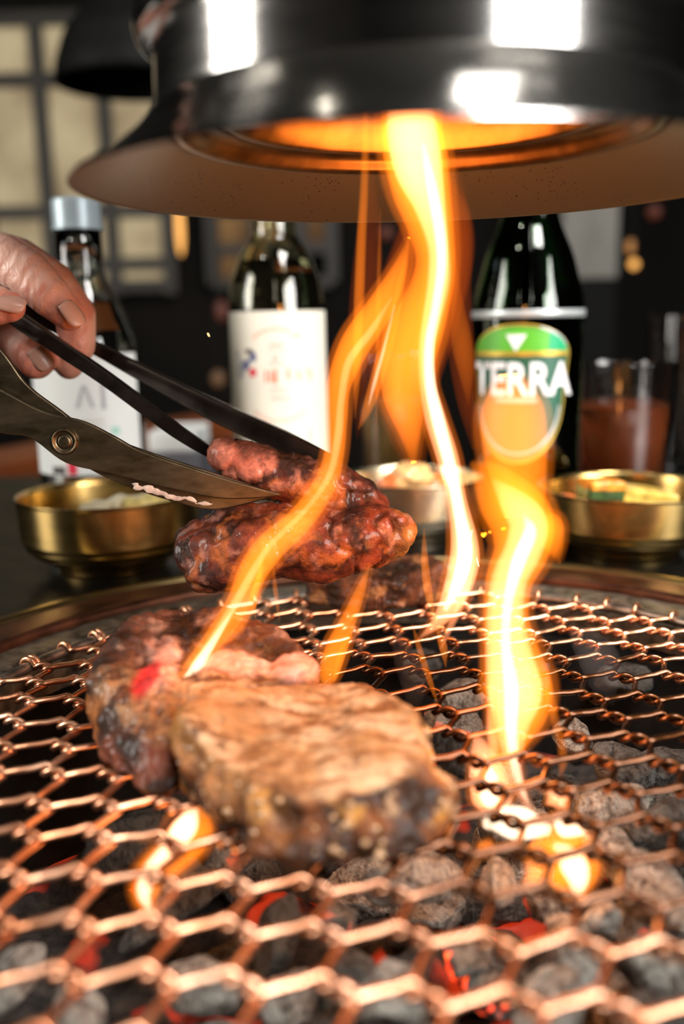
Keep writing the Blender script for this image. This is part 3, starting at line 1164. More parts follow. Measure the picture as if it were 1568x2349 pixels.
for nm, (px, py) in (('handle_loop', (-360, 830)), ('handle_loop', (-340, 560))):
    c = at(px, py, .369)
    pts = [c + Vector((.026 * math.cos(a), 0, .018 * math.sin(a))) for a in np.linspace(0, 2 * math.pi, 33)]
    vs, fs = tube(pts, .0042, 10, up=(0, 1, 0))
    mobj(nm, vs, fs, m_blk, sc)
# scraps of fat smeared along the cutting edge
m_fat = mat('smeared_fat', (0.42, 0.33, 0.27), 0.45, var=0.35, scale=220, bumps=.5, coat=.3)
ch = []
rr = random.Random(4)
for k in range(34):
    t = k / 33
    x = 300 + 185 * t
    y = 1112 + 50 * t + rr.uniform(-6, 4)
    ch.append([pb(x, y, .3655, rr.uniform(4, 10.5), 1.6, .35, .8)])
me = remeshed(ch, .00055, 2)
me.name = 'fat_smear'
me.materials.clear()
me.materials.append(m_fat)
link(bpy.data.objects.new('fat_smear', me), fbl)

# --- hand
m_skin, nt, b, out = new_mat('skin')
ca = nt.nodes.new('ShaderNodeVertexColor')
ca.layer_name = 'Col'
nt.links.new(ca.outputs[0], b.inputs['Base Color'])
setp(b, rough=0.42, sss=0.18, sss_scale=0.004, coat=.1)
b.inputs['Subsurface Radius'].default_value = (1.0, 0.35, 0.2)
n1 = tex_noise(nt, 330, 4, stretch=(1, 1, 1))
n2 = tex_noise(nt, 120, 3, 0.5, 1.0, stretch=(1.4, 1, .45))
ad = nt.nodes.new('ShaderNodeMath')
nt.links.new(n1.outputs['Fac'], ad.inputs[0])
nt.links.new(n2.outputs['Fac'], ad.inputs[1])
wv = nt.nodes.new('ShaderNodeTexWave')
wv.bands_direction = 'X'
wv.inputs['Scale'].default_value = 62
wv.inputs['Distortion'].default_value = 5.0
wv.inputs['Detail'].default_value = 3
wv.inputs['Detail Scale'].default_value = 1.6
mpw = nt.nodes.new('ShaderNodeMapping')
mpw.inputs['Rotation'].default_value = (0, R(-35), 0)
tcw = nt.nodes.new('ShaderNodeTexCoord')
nt.links.new(tcw.outputs['Object'], mpw.inputs[0])
nt.links.new(mpw.outputs[0], wv.inputs['Vector'])
ad2 = nt.nodes.new('ShaderNodeMath')
ad2.operation = 'MULTIPLY_ADD'
ad2.inputs[1].default_value = 0.55
nt.links.new(wv.outputs['Fac'], ad2.inputs[0])
nt.links.new(ad.outputs[0], ad2.inputs[2])
bump(nt, b, ad2.outputs[0], 0.5, 0.0011)
m_nail = mat('fingernail', (0.56, 0.32, 0.24), 0.36, var=0.1, scale=100, coat=.1)


def chain(*q): return [pb(*k) for k in q]


INDEX = chain((-250, 640, .435, 62), (-120, 575, .428, 60), (0, 590, .420, 55), (62, 625, .414, 52), (115, 680, .411, 48), (158, 722, .410, 37))
MIDDLE = chain((-250, 600, .455, 62), (-100, 570, .452, 60), (40, 600, .450, 54), (120, 650, .448, 50), (172, 720, .446, 46), (178, 790, .446, 41), (158, 838, .446, 33))
THUMB = chain((-270, 800, .415, 75), (-150, 730, .405, 62), (-60, 705, .398, 48), (-8, 700, .396, 45), (22, 703, .396, 36))
RING = chain((-250, 680, .470, 60), (-130, 660, .474, 56), (-20, 720, .470, 52), (40, 770, .455, 50), (78, 812, .440, 50), (82, 826, .434, 44))
LITTLE = chain((-260, 760, .480, 54), (-160, 760, .484, 50), (-90, 810, .478, 46), (-50, 850, .460, 42), (-20, 862, .450, 36))
PALM = [chain((-250, 640, .435, 66), (-250, 600, .455, 66), (-250, 680, .470, 66), (-260, 760, .480, 62)), chain((-430, 700, .44, 80), (-430, 740, .475, 80), (-420, 800, .47, 70)),
        chain((-250, 640, .44, 70), (-430, 700, .45, 84)), chain((-250, 700, .475, 70), (-430, 740, .475, 84)), chain((-270, 790, .425, 78), (-430, 770, .45, 84)), chain((-250, 690, .455, 80), (-430, 730, .46, 90)),
        chain((-430, 720, .458, 96), (-640, 720, .465, 92), (-900, 720, .475, 105))]
me = remeshed([INDEX, MIDDLE, THUMB, RING, LITTLE] + PALM, .0012, 7)
me.name = 'hand'
me.materials.clear()
me.materials.append(m_skin)
cols = []
knk = [at(0, 590, .41), at(115, 680, .40), at(170, 720, .44)]
for v in me.vertices:
    p = v.co
    t = fb(p, 80, 4)
    c = lerp((0.66, 0.34, 0.25), (0.80, 0.52, 0.42), 0.5 + 1.0 * t)
    c = lerp(c, (0.52, 0.13, 0.075), 0.55 * sstep(-.05, .5, fb(p + Vector((3, 0, 0)), 55, 3)))
    for q in ((158, 735, .41), (80, 826, .43), (15, 712, .39)):
        e = (p - at(*q)).length
        c = lerp(c, (0.60, 0.16, 0.09), 0.65 * sstep(.016, .004, e))
    cols.append(c)
hand = thing('hand', 'bare hand gripping the dark tongs at the left edge of the picture', 'hand', at(-100, 720, .44))
color_attr(me, cols)
palm = link(bpy.data.objects.new('skin_body', me), hand)


def nail(px, py, Y, ang, L, Wd, nrm, parent):
    p = at(px, py, Y)
    n_ = Vector(nrm).normalized()
    a = CR * math.cos(ang) - CU * math.sin(ang)
    a = (a - n_ * a.dot(n_)).normalized()
    bt = n_.cross(a)
    vs, fs = [], []
    N, M = 12, 9
    for i in range(N):
        for j in range(M):
            u, w = i / (N - 1) * 2 - 1, j / (M - 1) * 2 - 1
            hw = Wd * (1 - .35 * max(0, u) ** 3 - .12 * max(0, -u) ** 3)
            vs.append(p + a * (L * u * (1 - .12 * w * w)) + bt * (hw * w) - n_ * (hw * .42 * w * w + L * .10 * u * u))
    for i in range(N - 1):
        for j in range(M - 1):
            fs.append((i * M + j, (i + 1) * M + j, (i + 1) * M + j + 1, i * M + j + 1))
    o = mobj('fingernail', vs, fs, m_nail, parent)
    md = o.modifiers.new('s', 'SOLIDIFY')
    md.thickness = .0005
    md.offset = 0
    return o


nail(172, 716, .4023, R(52), .0060, .0046, (.62, -.62, .45), palm)
nail(28, 690, .3893, R(8), .0055, .0045, (.25, -.72, .66), palm)
nail(96, 822, .4258, R(52), .0055, .0046, (.35, -.93, .1), palm)
m_sleeve = mat('white_sleeve', (0.75, 0.73, 0.70), 0.85, var=0.08, scale=300, bumps=.3)
P = [at(q[0], q[1], q[2]) for q in ((-560, 715, .463), (-700, 720, .468), (-950, 720, .478))]
vs, fs = tube(spline(P, 8), 0.030, 28)
mobj('sleeve', vs, fs, m_sleeve, hand)

# =================================================================== BOTTLES
def wrap(c, r_, a_mid, s, z, off=0.0):
    """point on a bottle wall: s metres round the wall from the direction a_mid"""
    a = a_mid + s / r_
    return Vector((c[0] + (r_ + off) * math.cos(a), c[1] + (r_ + off) * math.sin(a), z))


def label_patch(name, c, r_, a_mid, outline, off, material, parent, th=.00012):
    """closed (s,z) outline laid on the bottle wall"""
    bm = bmesh.new()
    f = bm.faces.new([bm.verts.new((s, 0, z)) for s, z in outline])
    bmesh.ops.triangulate(bm, faces=[f])
    smin, smax = min(s for s, z in outline), max(s for s, z in outline)
    n = int((smax - smin) / .0022) + 1
    for k in range(1, n):
        bmesh.ops.bisect_plane(bm, geom=bm.verts[:] + bm.edges[:] + bm.faces[:], plane_co=(smin + (smax - smin) * k / n, 0, 0), plane_no=(1, 0, 0))
    for v in bm.verts:
        v.co = wrap(c, r_, a_mid, v.co.x, v.co.z, off)
    bmesh.ops.recalc_face_normals(bm, faces=bm.faces)
    me = bpy.data.meshes.new(name)
    bm.to_mesh(me)
    bm.free()
    me.materials.append(material)
    o = link(bpy.data.objects.new(name, me), parent)
    if th:
        md = o.modifiers.new('s', 'SOLIDIFY')
        md.thickness = th
        md.offset = 0
    return o


def text_patch(name, body, c, r_, a_mid, s0, z0_, size, sx, off, material, parent, bold=0.0, mirror=-1):
    cu_ = bpy.data.curves.new('t', 'FONT')
    cu_.body = body
    cu_.size = size
    cu_.align_x = 'CENTER'
    cu_.offset = bold
    cu_.resolution_u = 4
    to = bpy.data.objects.new('t', cu_)
    COL.objects.link(to)
    dg = bpy.context.evaluated_depsgraph_get()
    me = bpy.data.meshes.new_from_object(to.evaluated_get(dg))
    bpy.data.objects.remove(to, do_unlink=True)
    for v in me.vertices:
        v.co = wrap(c, r_, a_mid, s0 + v.co.x * sx, z0_ + v.co.y, off)
    me.name = name
    me.materials.clear()
    me.materials.append(material)
    return link(bpy.data.objects.new(name, me), parent)


def arc_band(cx, cz, rx, rz, w, a0, a1, n=24):
    o_ = [(cx + rx * math.cos(a), cz + rz * math.sin(a)) for a in np.linspace(a0, a1, n)]
    i_ = [(cx + (rx - w) * math.cos(a), cz + (rz - w) * math.sin(a)) for a in np.linspace(a1, a0, n)]
    return o_ + i_


def rect(s0, s1, z0_, z1_): return [(s0, z0_), (s1, z0_), (s1, z1_), (s0, z1_)]


def bottle(name, label, c, outer, wall, glass, liquid, liq_z, group='bottles at the back of the table'):
    """outer = (r,z) profile from the base centre to the mouth"""
    e = thing(name, label, 'bottle', c, group)
    prof = fillet(outer, .006, 5)
    inner = [(max(r_ - wall, .0005), max(z, outer[0][1] + .004)) for r_, z in prof if r_ > wall]
    lathe_obj('glass', [(0.0003, .0)] + prof[1:] + inner[::-1] + [(.0003, inner[0][1])], c, glass, e, 56)
    if liquid:
        lp = [(r_ - .0004, z) for r_, z in inner if z < liq_z]
        lp = [(.0003, lp[0][1] + .0004)] + [(r_, z + .0004) for r_, z in lp] + [(lp[-1][0], liq_z), (.0003, liq_z)]
        lathe_obj('liquid', lp, c, liquid, e, 48)
    return e


FA = -math.pi / 2          # wall direction that faces the camera
m_white_lab = mat('white_label_paper', (0.70, 0.73, 0.71), 0.6, var=0.04, scale=20)
m_cream_lab = mat('cream_label_paper', (0.72, 0.69, 0.58), 0.6, var=0.04, scale=20)
m_grey_ink = mat('grey_ink', (0.36, 0.37, 0.38), 0.6, var=0.1)
m_pale_ink = mat('pale_grey_ink', (0.46, 0.45, 0.39), 0.6, var=0.1)
m_red_ink = mat('red_ink', (0.62, 0.02, 0.05), 0.6, var=0.1)
m_salmon_ink = mat('salmon_ink', (0.78, 0.20, 0.12), 0.6, var=0.1)
m_pale_salmon = mat('pale_salmon_ink', (0.80, 0.42, 0.30), 0.6, var=0.1)
m_blue_ink = mat('blue_ink', (0.05, 0.07, 0.22), 0.6, var=0.2)
m_dark_ink = mat('dark_ink', (0.06, 0.05, 0.05), 0.6, var=0.2)
m_green_ink = mat('mint_ink', (0.35, 0.62, 0.52), 0.6, var=0.1)
m_cap = mat('pale_blue_cap', (0.36, 0.44, 0.48), 0.38, 0.3, var=0.08, scale=60)
g_clear = glass_mat('clear_bottle_glass', (0.80, 0.84, 0.80))
g_yellow = glass_mat('yellowish_bottle_glass', (0.93, 0.92, 0.72))
g_green = glass_mat('green_bottle_glass', (0.045, 0.16, 0.045))
l_clear = glass_mat('clear_spirit', (0.96, 0.96, 0.93), ior=1.36)
l_yellow = glass_mat('pale_yellow_spirit', (0.97, 0.96, 0.80), ior=1.36)

# --- left bottle
YL = .622
cL = at(212, 1000, YL)
cL = Vector((cL.x, YL, 0))
RL = .0345
cL.z = 0.0
bl = bottle('spirit_bottle', 'clear spirit bottle with pale blue cap and white label behind the hand', cL,
            [(0, 0), (.030, 0), (RL, .004), (RL, .112), (.0325, .129), (.0225, .154), (.0157, .167), (.0145, .174), (.0145, .203)], .0028, g_clear, l_clear, .154)
cp = lathe_obj('cap', fillet([(0, .2170), (.0138, .2170), (.0152, .2155), (.0152, .2005), (.0157, .1995), (.0157, .1975), (.0147, .1975), (.0147, .2035)], .0012), cL, m_cap, bl, 48)
zt = at(250, 812, YL - RL).z
zb_ = at(250, 1090, YL - RL).z
la = label_patch('label', cL, RL, FA, rect(-.045, .045, zb_, zt), .0002, m_white_lab, bl)


def sL(px): return RL * math.asin(max(-.98, min(.98, (at(px, 950, YL - RL * .7).x - cL.x) / RL)))
def zL(py): return at(230, py, YL - RL).z


def ink(lab, c, r_, poly, m, nm='print', off=.00045): return label_patch(nm, c, r_, FA, poly, off, m, lab, 0)


# blurred upright letter strokes, small lines, a mint mark, a red strip and the dark band at the foot
ink(la, cL, RL, [(sL(186), zL(935)), (sL(193), zL(935)), (sL(208), zL(884)), (sL(201), zL(884))], m_grey_ink, 'letter_stroke')
ink(la, cL, RL, [(sL(204), zL(884)), (sL(211), zL(884)), (sL(226), zL(935)), (sL(219), zL(935))], m_grey_ink, 'letter_stroke')
ink(la, cL, RL, rect(sL(240), sL(249), zL(940), zL(872)), m_grey_ink, 'letter_stroke')
for y in (965, 978, 991, 1004):
    ink(la, cL, RL, rect(sL(195), sL(244), zL(y + 4), zL(y)), m_pale_ink, 'text_line')
ink(la, cL, RL, rect(sL(256), sL(272), zL(1000), zL(982)), m_green_ink, 'mint_mark')
ink(la, cL, RL, rect(sL(157), sL(178), zL(1088), zL(1045)), m_red_ink, 'red_strip')
ink(la, cL, RL, rect(sL(118), sL(150), zL(1088), zL(1070)), m_dark_ink, 'dark_band')

# --- middle bottle
YM = .655
cM = at(641, 900, YM)
cM = Vector((cM.x, YM, 0))
RM = .0325
bmid = bottle('spirit_bottle', 'clear yellowish spirit bottle with a cream label in the middle of the table', cM,
              [(0, 0), (.030, 0), (RM, .004), (RM, .148), (.0310, .164), (.0240, .183), (.0160, .192), (.0148, .198), (.0146, .226), (.0146, .231)], .0026, g_yellow, l_yellow, .178)
lathe_obj('cap', fillet([(0, .2400), (.0140, .2400), (.0152, .2390), (.0152, .2250), (.0146, .2250), (.0146, .2300)], .001), cM, m_cap, bmid, 40)


def sM(px): return RM * math.asin(max(-.98, min(.98, (at(px, 850, YM - RM * .7).x - cM.x) / RM)))
def zM(py): return at(640, py, YM - RM).z


lm_ = label_patch('label', cM, RM, FA, rect(-.0485, .0485, zM(1090), zM(713)), .0002, m_cream_lab, bmid)
k = 1 / 4.9


def MX(u): return sM(480 + u * k)
def MZ(v): return zM(680 + v * k)


ink(lm_, cM, RM, arc_band(MX(770), MZ(560), MX(770) - MX(480), MZ(350) - MZ(560), .0016, math.pi * .86, math.pi * .30), m_pale_salmon, 'arc_text')
ink(lm_, cM, RM, rect(MX(950), MX(1040), MZ(465), MZ(425)), m_pale_salmon, 'arc_text')
ink(lm_, cM, RM, arc_band(MX(790), MZ(1220), MX(790) - MX(480), MZ(1220) - MZ(1410), .0013, math.pi * 1.12, math.pi * 1.88), m_pale_salmon, 'arc_text')
for v0, v1, u0, u1 in ((520, 560, 690, 850), (590, 610, 670, 860), (660, 720, 720, 790), (740, 770, 680, 850), (1020, 1050, 690, 860), (1080, 1095, 680, 850), (1130, 1170, 700, 890)):
    ink(lm_, cM, RM, rect(MX(u0), MX(u1), MZ(v1), MZ(v0)), m_pale_ink, 'pale_character')
for u0, u1, v0, v1 in ((635, 662, 830, 965), (690, 715, 825, 970), (735, 775, 815, 985), (700, 770, 900, 930), (880, 908, 815, 940), (985, 1005, 830, 940), (1010, 1035, 860, 945), (1080, 1100, 820, 860), (1105, 1145, 830, 950)):
    ink(lm_, cM, RM, rect(MX(u0), MX(u1), MZ(v1), MZ(v0)), m_salmon_ink if u0 < 960 else m_pale_salmon, 'letter_stroke')
ink(lm_, cM, RM, [(MX(u), MZ(v)) for u, v in ((420, 590), (490, 585), (520, 640), (500, 660), (430, 635))], m_dark_ink, 'figure_print')
ink(lm_, cM, RM, [(MX(u), MZ(v)) for u, v in ((310, 620), (350, 610), (345, 690), (315, 700))], m_grey_ink, 'figure_print')
ink(lm_, cM, RM, [(MX(u), MZ(v)) for u, v in ((520, 600), (545, 660), (540, 725), (470, 720), (455, 810), (395, 840), (405, 730), (470, 690))], m_blue_ink, 'figure_print')
ink(lm_, cM, RM, [(MX(u), MZ(v)) for u, v in ((330, 720), (400, 700), (390, 900), (345, 940), (315, 900))], m_grey_ink, 'figure_print')
ink(lm_, cM, RM, [(MX(500) + (MX(545) - MX(500)) * math.cos(a), MZ(850) + (MX(545) - MX(500)) * math.sin(a)) for a in np.linspace(0, 6.1, 16)], m_red_ink, 'red_dot')
ink(lm_, cM, RM, rect(MX(1095), MX(1122), MZ(1670), MZ(1500)), m_pale_ink, 'pale_character')

# --- beer bottle
YT = .630
cT = at(1208, 850, YT)
cT = Vector((cT.x, YT, 0))
RT = .0362
bt_ = bottle('beer_bottle', 'dark green beer bottle with a green TERRA label behind the flames', cT,
             [(0, 0), (.033, 0), (RT, .005), (RT, .140), (.0355, .150), (.0280, .178), (.0200, .196), (.0160, .214), (.0142, .235), (.0138, .256)], .003, g_green, None, .0)
lathe_obj('cap', fillet([(0, .2630), (.0120, .2630), (.0148, .2600), (.0155, .2550), (.0140, .2550), (.0140, .2560)], .001), cT, m_cap, bt_, 40)
m_tg = mat('terra_dark_green', (0.012, 0.10, 0.055), 0.4, var=0.1, scale=40)
m_tb = mat('terra_bright_green', (0.10, 0.42, 0.03), 0.4, var=0.15, scale=40)
m_te = mat('terra_emerald', (0.0, 0.36, 0.14), 0.4, var=0.1, scale=40)
m_gold = mat('label_gold', (0.62, 0.42, 0.06), 0.35, 0.5, var=0.1, scale=40)
m_silver = mat('silver_line', (0.50, 0.54, 0.54), 0.35, 0.4, var=0.08, scale=60)
m_wht = mat('label_white', (0.88, 0.88, 0.88), 0.5, var=0.03)
kT = 1 / 4.9


def TX(u): return RT * math.asin(max(-.985, min(.985, (at(1040 + u * kT, 850, YT - RT * .7).x - cT.x) / RT)))
def TZ(v): return at(1200, 700 + v * kT, YT - RT).z


lathe_obj('silver_neck_line', [(RT + .0002, TZ(140)), (RT + .0004, TZ(136)), (RT + .0004, TZ(56)), (RT + .0002, TZ(52))], cT, m_silver, bt_, 64)
SC0, HW = TX(690), (TX(1270) - TX(690))


def shield(dx, zt_, zb2, zm):
    """arched top, straight waist, round foot"""
    pts = [(SC0 + dx * math.cos(a), zm + (zt_ - zm) * math.sin(a)) for a in np.linspace(0, math.pi, 25)]
    pts += [(SC0 + dx * .90 * math.cos(a), TZ(1000) + (zb2 - TZ(1000)) * -math.sin(a)) for a in np.linspace(math.pi, 2 * math.pi, 25)]
    return pts


lt = label_patch('label', cT, RT, FA, shield(HW, TZ(205), TZ(1790), TZ(560)), .0002, m_gold, bt_)
ink(lt, cT, RT, shield(HW * .955, TZ(230), TZ(1760), TZ(560)), m_tg, 'label_field', .00045)
top_ = [(SC0 + HW * .93 * math.cos(a), TZ(520) + (TZ(245) - TZ(520)) * math.sin(a)) for a in np.linspace(0, math.pi, 25)]
ink(lt, cT, RT, top_, m_tb, 'green_arch', .0007)
ink(lt, cT, RT, [p for p in top_ if p[0] > SC0 + HW * .55] + [(SC0 + HW * .55, TZ(515))], m_te, 'emerald_corner', .00085)
ink(lt, cT, RT, arc_band(SC0, TZ(520), HW * .94, TZ(215) - TZ(520), .0012, .25, 1.15), m_silver, 'silver_highlight', .0009)
ink(lt, cT, RT, rect(SC0 - HW * .93, SC0 + HW * .93, TZ(575), TZ(520)), m_gold, 'gold_rule', .0009)
ink(lt, cT, RT, [(TX(570), TZ(330)), (TX(670), TZ(520)), (TX(780), TZ(330)), (TX(720), TZ(330)), (TX(675), TZ(415)), (TX(630), TZ(330))], m_wht, 'triangle_emblem', .0010)
ink(lt, cT, RT, [(TX(600), TZ(330)), (TX(672), TZ(470)), (TX(750), TZ(330))], m_wht, 'triangle_emblem', .0010)
zb3, zt3 = TZ(1010), TZ(635)
text_patch('TERRA_lettering'.lower(), 'TERRA', cT, RT, FA, TX(715), zb3, (zt3 - zb3) / .72, .78, .0011, m_wht, lt, bold=.0007)
m_pink_txt = mat('pink_small_print', (0.85, 0.40, 0.34), 0.5, var=0.1)
ink(lt, cT, RT, rect(TX(480), TX(900), TZ(1100), TZ(1045)), m_pink_txt, 'small_print_line', .0010)
ink(lt, cT, RT, arc_band(SC0, TZ(1100), HW * .80, TZ(1100) - TZ(1690), .0016, math.pi * 1.02, math.pi * 1.98), m_silver, 'silver_ring', .0010)

# =================================================================== GLASSES
g_tumbler = glass_mat('tumbler_glass', (0.97, 0.96, 0.95))
l_amber = mat('amber_drink', (0.26, 0.055, 0.012), 0.25, var=0.15, scale=20, trans=0.45, ior=1.33)
l_pale = mat('pale_lager', (0.45, 0.26, 0.07), 0.25, var=0.15, scale=20, trans=0.5, ior=1.33)


def tumbler(label, px, py_top, Y, r_, h, liq, liqz):
    c = at(px, py_top, Y)
    c = Vector((c.x, Y, 0))
    e = thing('drinking_glass', label, 'glass', c, 'drinking glasses')
    lathe_obj('glass_wall', fillet([(.0003, 0), (r_ * .86, 0), (r_, h), (r_ - .0016, h), (r_ * .86 - .0022, .007), (.0003, .006)], .002), c, g_tumbler, e, 48)
    if liq:
        f = liqz / h
        lathe_obj('drink', [(.0003, .0065), (r_ * .86 - .003, .0075), (r_ * (.86 + .14 * f) - .0028, liqz), (.0003, liqz)], c, liq, e, 48)
    return e


tumbler('glass half full of amber drink beside the green beer bottle', 1428, 850, .70, .0385, .104, l_amber, at(1428, 932, .70).z)
tumbler('straight glass of pale lager behind the tall flame', 905, 830, .74, .0300, .112, l_pale, .075)
tumbler('tall empty glass at the right edge behind the amber drink', 1580, 740, .80, .034, .137, None, 0)

# =================================================================== BOWLS AND SIDE DISHES
m_brass = mat('brushed_brass', (0.50, 0.34, 0.12), 0.22, 1.0, var=0.12, scale=30, rvar=0.06, stretch=(1, 1, 8))
m_pbrass = mat('pale_brass', (0.78, 0.66, 0.46), 0.26, 1.0, var=0.1, scale=30, rvar=0.06, stretch=(1, 1, 8))


def bowl(label, px, Y, r_, h, m):
    c = at(px, 1130, Y)
    c = Vector((c.x, Y, .0002))
    e = thing('brass_bowl', label, 'bowl', c, 'brass side dish bowls')
    out_ = [(.0003, .003), (r_ * .50, .003), (r_ * .52, 0), (r_ * .58, 0), (r_ * .60, .004), (r_ * .80, h * .22), (r_ * .86, h * .26), (r_ * .87, h * .31), (r_ * .92, h * .33), (r_ * .93, h * .40), (r_ * .96, h * .44), (r_ * .985, h * .96), (r_ * 1.0, h), (r_ * .975, h)]
    in_ = [(r_ * .955, h * .95), (r_ * .93, h * .46), (r_ * .80, h * .28), (r_ * .5, h * .16), (.0003, h * .14)]
    lathe_obj('bowl_body', fillet(out_ + in_, .0012, 3), c, m, e, 96)
    return c, h


def lump(name, label, cat, p, sx, sy, sz, seed, material, group, amp=.18, freq=2.2, sub=4, rot=(0, 0, 0)):
    bm = bmesh.new()
    bmesh.ops.create_icosphere(bm, subdivisions=sub, radius=1)
    for v in bm.verts:
        q = v.co + Vector((seed * 2.7, seed, 0))
        v.co *= 1 + amp * noise.fractal(q * freq, 1, 2, 4)
        v.co = Vector((v.co.x * sx, v.co.y * sy, v.co.z * sz))
    me = bpy.data.meshes.new(name)
    bm.to_mesh(me)
    bm.free()
    me.polygons.foreach_set('use_smooth', [True] * len(me.polygons))
    me.materials.append(material)
    o = link(bpy.data.objects.new(name, me))
    o.location = p
    o.rotation_euler = rot
    return tag(o, label, cat, group)


cb, hb_ = bowl('brass bowl with yellow salad left of the lifted steak', 250, .535, .0525, .044, m_brass)
m_yel = mat('yellow_salad', (0.72, 0.58, 0.20), 0.35, var=0.4, scale=120, bumps=.4, coat=.4)
m_yel2 = mat('pale_salad', (0.78, 0.70, 0.46), 0.35, var=0.3, scale=120, bumps=.4, coat=.4)
for i, (px, py, s, m, lab) in enumerate(((225, 1163, .011, m_yel2, 'pale shred of salad at the left in the brass bowl'), (280, 1155, .013, m_yel2, 'creamy piece of salad in the middle of the left brass bowl'),
                                         (330, 1152, .013, m_yel, 'yellow piece of salad beside the scissors in the brass bowl'), (372, 1158, .009, m_yel, 'bright yellow bit of salad at the right rim of the brass bowl'))):
    p = at(px, py, .528 + .006 * (i % 2))
    lump('salad_piece', lab, 'food', p - Vector((0, 0, s * .25)), s, s * .9, s * .62, i, m, 'yellow salad in the left bowl')
cb2, h2 = bowl('pale brass bowl with red kimchi behind the tall flame', 945, .595, .0460, .040, m_pbrass)
m_kim = mat('red_kimchi', (0.62, 0.15, 0.035), 0.3, var=0.5, scale=110, bumps=.4, coat=.5)
m_kim2 = mat('pale_kimchi', (0.74, 0.42, 0.16), 0.3, var=0.4, scale=110, bumps=.4, coat=.5)
for i, (px, py, s, m, lab) in enumerate(((905, 1108, .012, m_kim, 'red kimchi piece at the left in the middle bowl'), (945, 1088, .014, m_kim2, 'pale orange kimchi leaf on top in the middle bowl'), (985, 1108, .012, m_kim, 'red kimchi piece at the right in the middle bowl'))):
    p = at(px, py, .588)
    lump('kimchi_piece', lab, 'food', p - Vector((0, 0, s * .2)), s, s, s * .75, i + 9, m, 'kimchi in the middle bowl')
cb3, h3 = bowl('brass bowl of spicy cucumber at the right edge', 1440, .548, .0530, .039, m_brass)


def wedge_piece(name, label, p, sx, sy, sz, rot, m_flesh, m_peel, m_spice, group, seed):
    e = thing(name, label, 'food', p, group)
    rr_ = random.Random(seed)

    def blk(nm, lo, hi, m, bev):
        o = box(nm, lo, hi, m, None, bev)
        bm = bmesh.new()
        bm.from_mesh(o.data)
        bmesh.ops.subdivide_edges(bm, edges=bm.edges[:], cuts=5, use_grid_fill=True)
        for v in bm.verts:
            q = v.co * 90 + Vector((seed, 0, 0))
            v.co += v.co.normalized() * .0010 * noise.fractal(q, 1, 2, 3)
        bm.to_mesh(o.data)
        bm.free()
        o.data.polygons.foreach_set('use_smooth', [True] * len(o.data.polygons))
        o.parent = e
        return o
    blk('peel', (-sx, -sy, -sz), (sx, -sy * .55, sz * .72), m_peel, sz * .25)
    blk('flesh', (-sx * .96, -sy * .60, -sz), (sx * .96, sy, sz * .70), m_flesh, sz * .2)
    blk('spice_coat', (-sx * .97, -sy * 1.06, sz * .25), (sx * .97, sy * .96, sz), m_spice, sz * .18)
    e.rotation_euler = rot
    return e


m_cpeel = mat('cucumber_peel', (0.035, 0.07, 0.010), 0.5, var=0.6, scale=160, spec=.2)
m_cflesh = mat('cucumber_flesh', (0.42, 0.44, 0.14), 0.3, var=0.3, scale=160, coat=.4)
m_spice = mat('chili_coating', (0.80, 0.30, 0.03), 0.3, var=0.55, scale=210, bumps=.4, coat=.1)
m_spice2 = mat('yellow_dressing', (0.78, 0.52, 0.10), 0.3, var=0.4, scale=190, bumps=.4, coat=.5)
wedge_piece('cucumber_chunk', 'dark green cucumber chunk with orange chili in the right bowl', at(1376, 1128, .541), .0112, .009, .0075, (0, R(3), R(12)), m_cflesh, m_cpeel, m_spice, 'cucumber in the right bowl', 1)
wedge_piece('cucumber_chunk', 'long pale yellow cucumber wedge right of the dark green chunk', at(1482, 1144, .543), .0160, .009, .0062, (0, R(10), R(-6)), m_cflesh, m_spice2, m_spice2, 'cucumber in the right bowl', 2)
lump('kimchi_piece', 'small red chili scrap at the left rim of the right bowl', 'food', at(1298, 1152, .536), .0075, .006, .005, 21, m_kim, 'cucumber in the right bowl')
lump('cucumber_slice', 'flat pale slice below the dark green cucumber chunk', 'food', at(1395, 1166, .533), .013, .007, .0035, 23, m_kim2, 'cucumber in the right bowl')

# =================================================================== BACKGROUND THINGS
m_redwood = mat('red_brown_wood', (0.20, 0.052, 0.014), 0.4, var=0.35, scale=14, stretch=(6, 1, 1))
bn = thing('wooden_bench', 'red-brown wooden bench standing behind the left bottle', 'bench', (-.30, 1.10, z0))
dv = Vector((.19, .42, 0)).normalized()
box('seat', (-.05, -.34, -.03), (.05, .34, 0), m_redwood, bn, .004)
s_ = bn.children[0]
for sy in (-.3, .3):
    box('leg', (-.04, sy - .02, z0 + .001), (.04, sy + .02, -.03), m_redwood, bn, .003)
for ch_ in bn.children:
    ch_.matrix_parent_inverse = Matrix.Identity(4)
    for v in ch_.data.vertices:
        v.co.z -= z0
bn.rotation_euler = (0, 0, -math.atan2(dv.x, dv.y))
bn.location = (-.27, 1.27, z0)

m_grey_box = mat('grey_plastic', (0.12, 0.12, 0.14), 0.4, var=0.1)
nb = thing('napkin_box', 'small white and grey box standing behind the tongs and lifted steak', 'box', at(405, 1060, .80))
q0, q1 = at(345, 1085, .80), at(470, 1030, .80)
box('box_body', (q0.x, .78, .0), (q1.x, .86, q1.z), m_grey_box, nb, .003)
q2 = at(400, 985, .80)
box('napkin_stack', (q0.x + .003, .783, q1.z), (q1.x - .003, .857, q2.z), m_white_lab, nb, .003)

m_amber = emat('amber_bulb', (1.0, 0.46, 0.10), 1.6)
m_amber_dim = emat('dim_amber_bulb', (1.0, 0.42, 0.10), 0.5)
m_red_dim = emat('dim_red_glow', (1.0, 0.14, 0.02), 0.09)
m_cord = mat('black_cord', (0.01, 0.01, 0.01), 0.6)


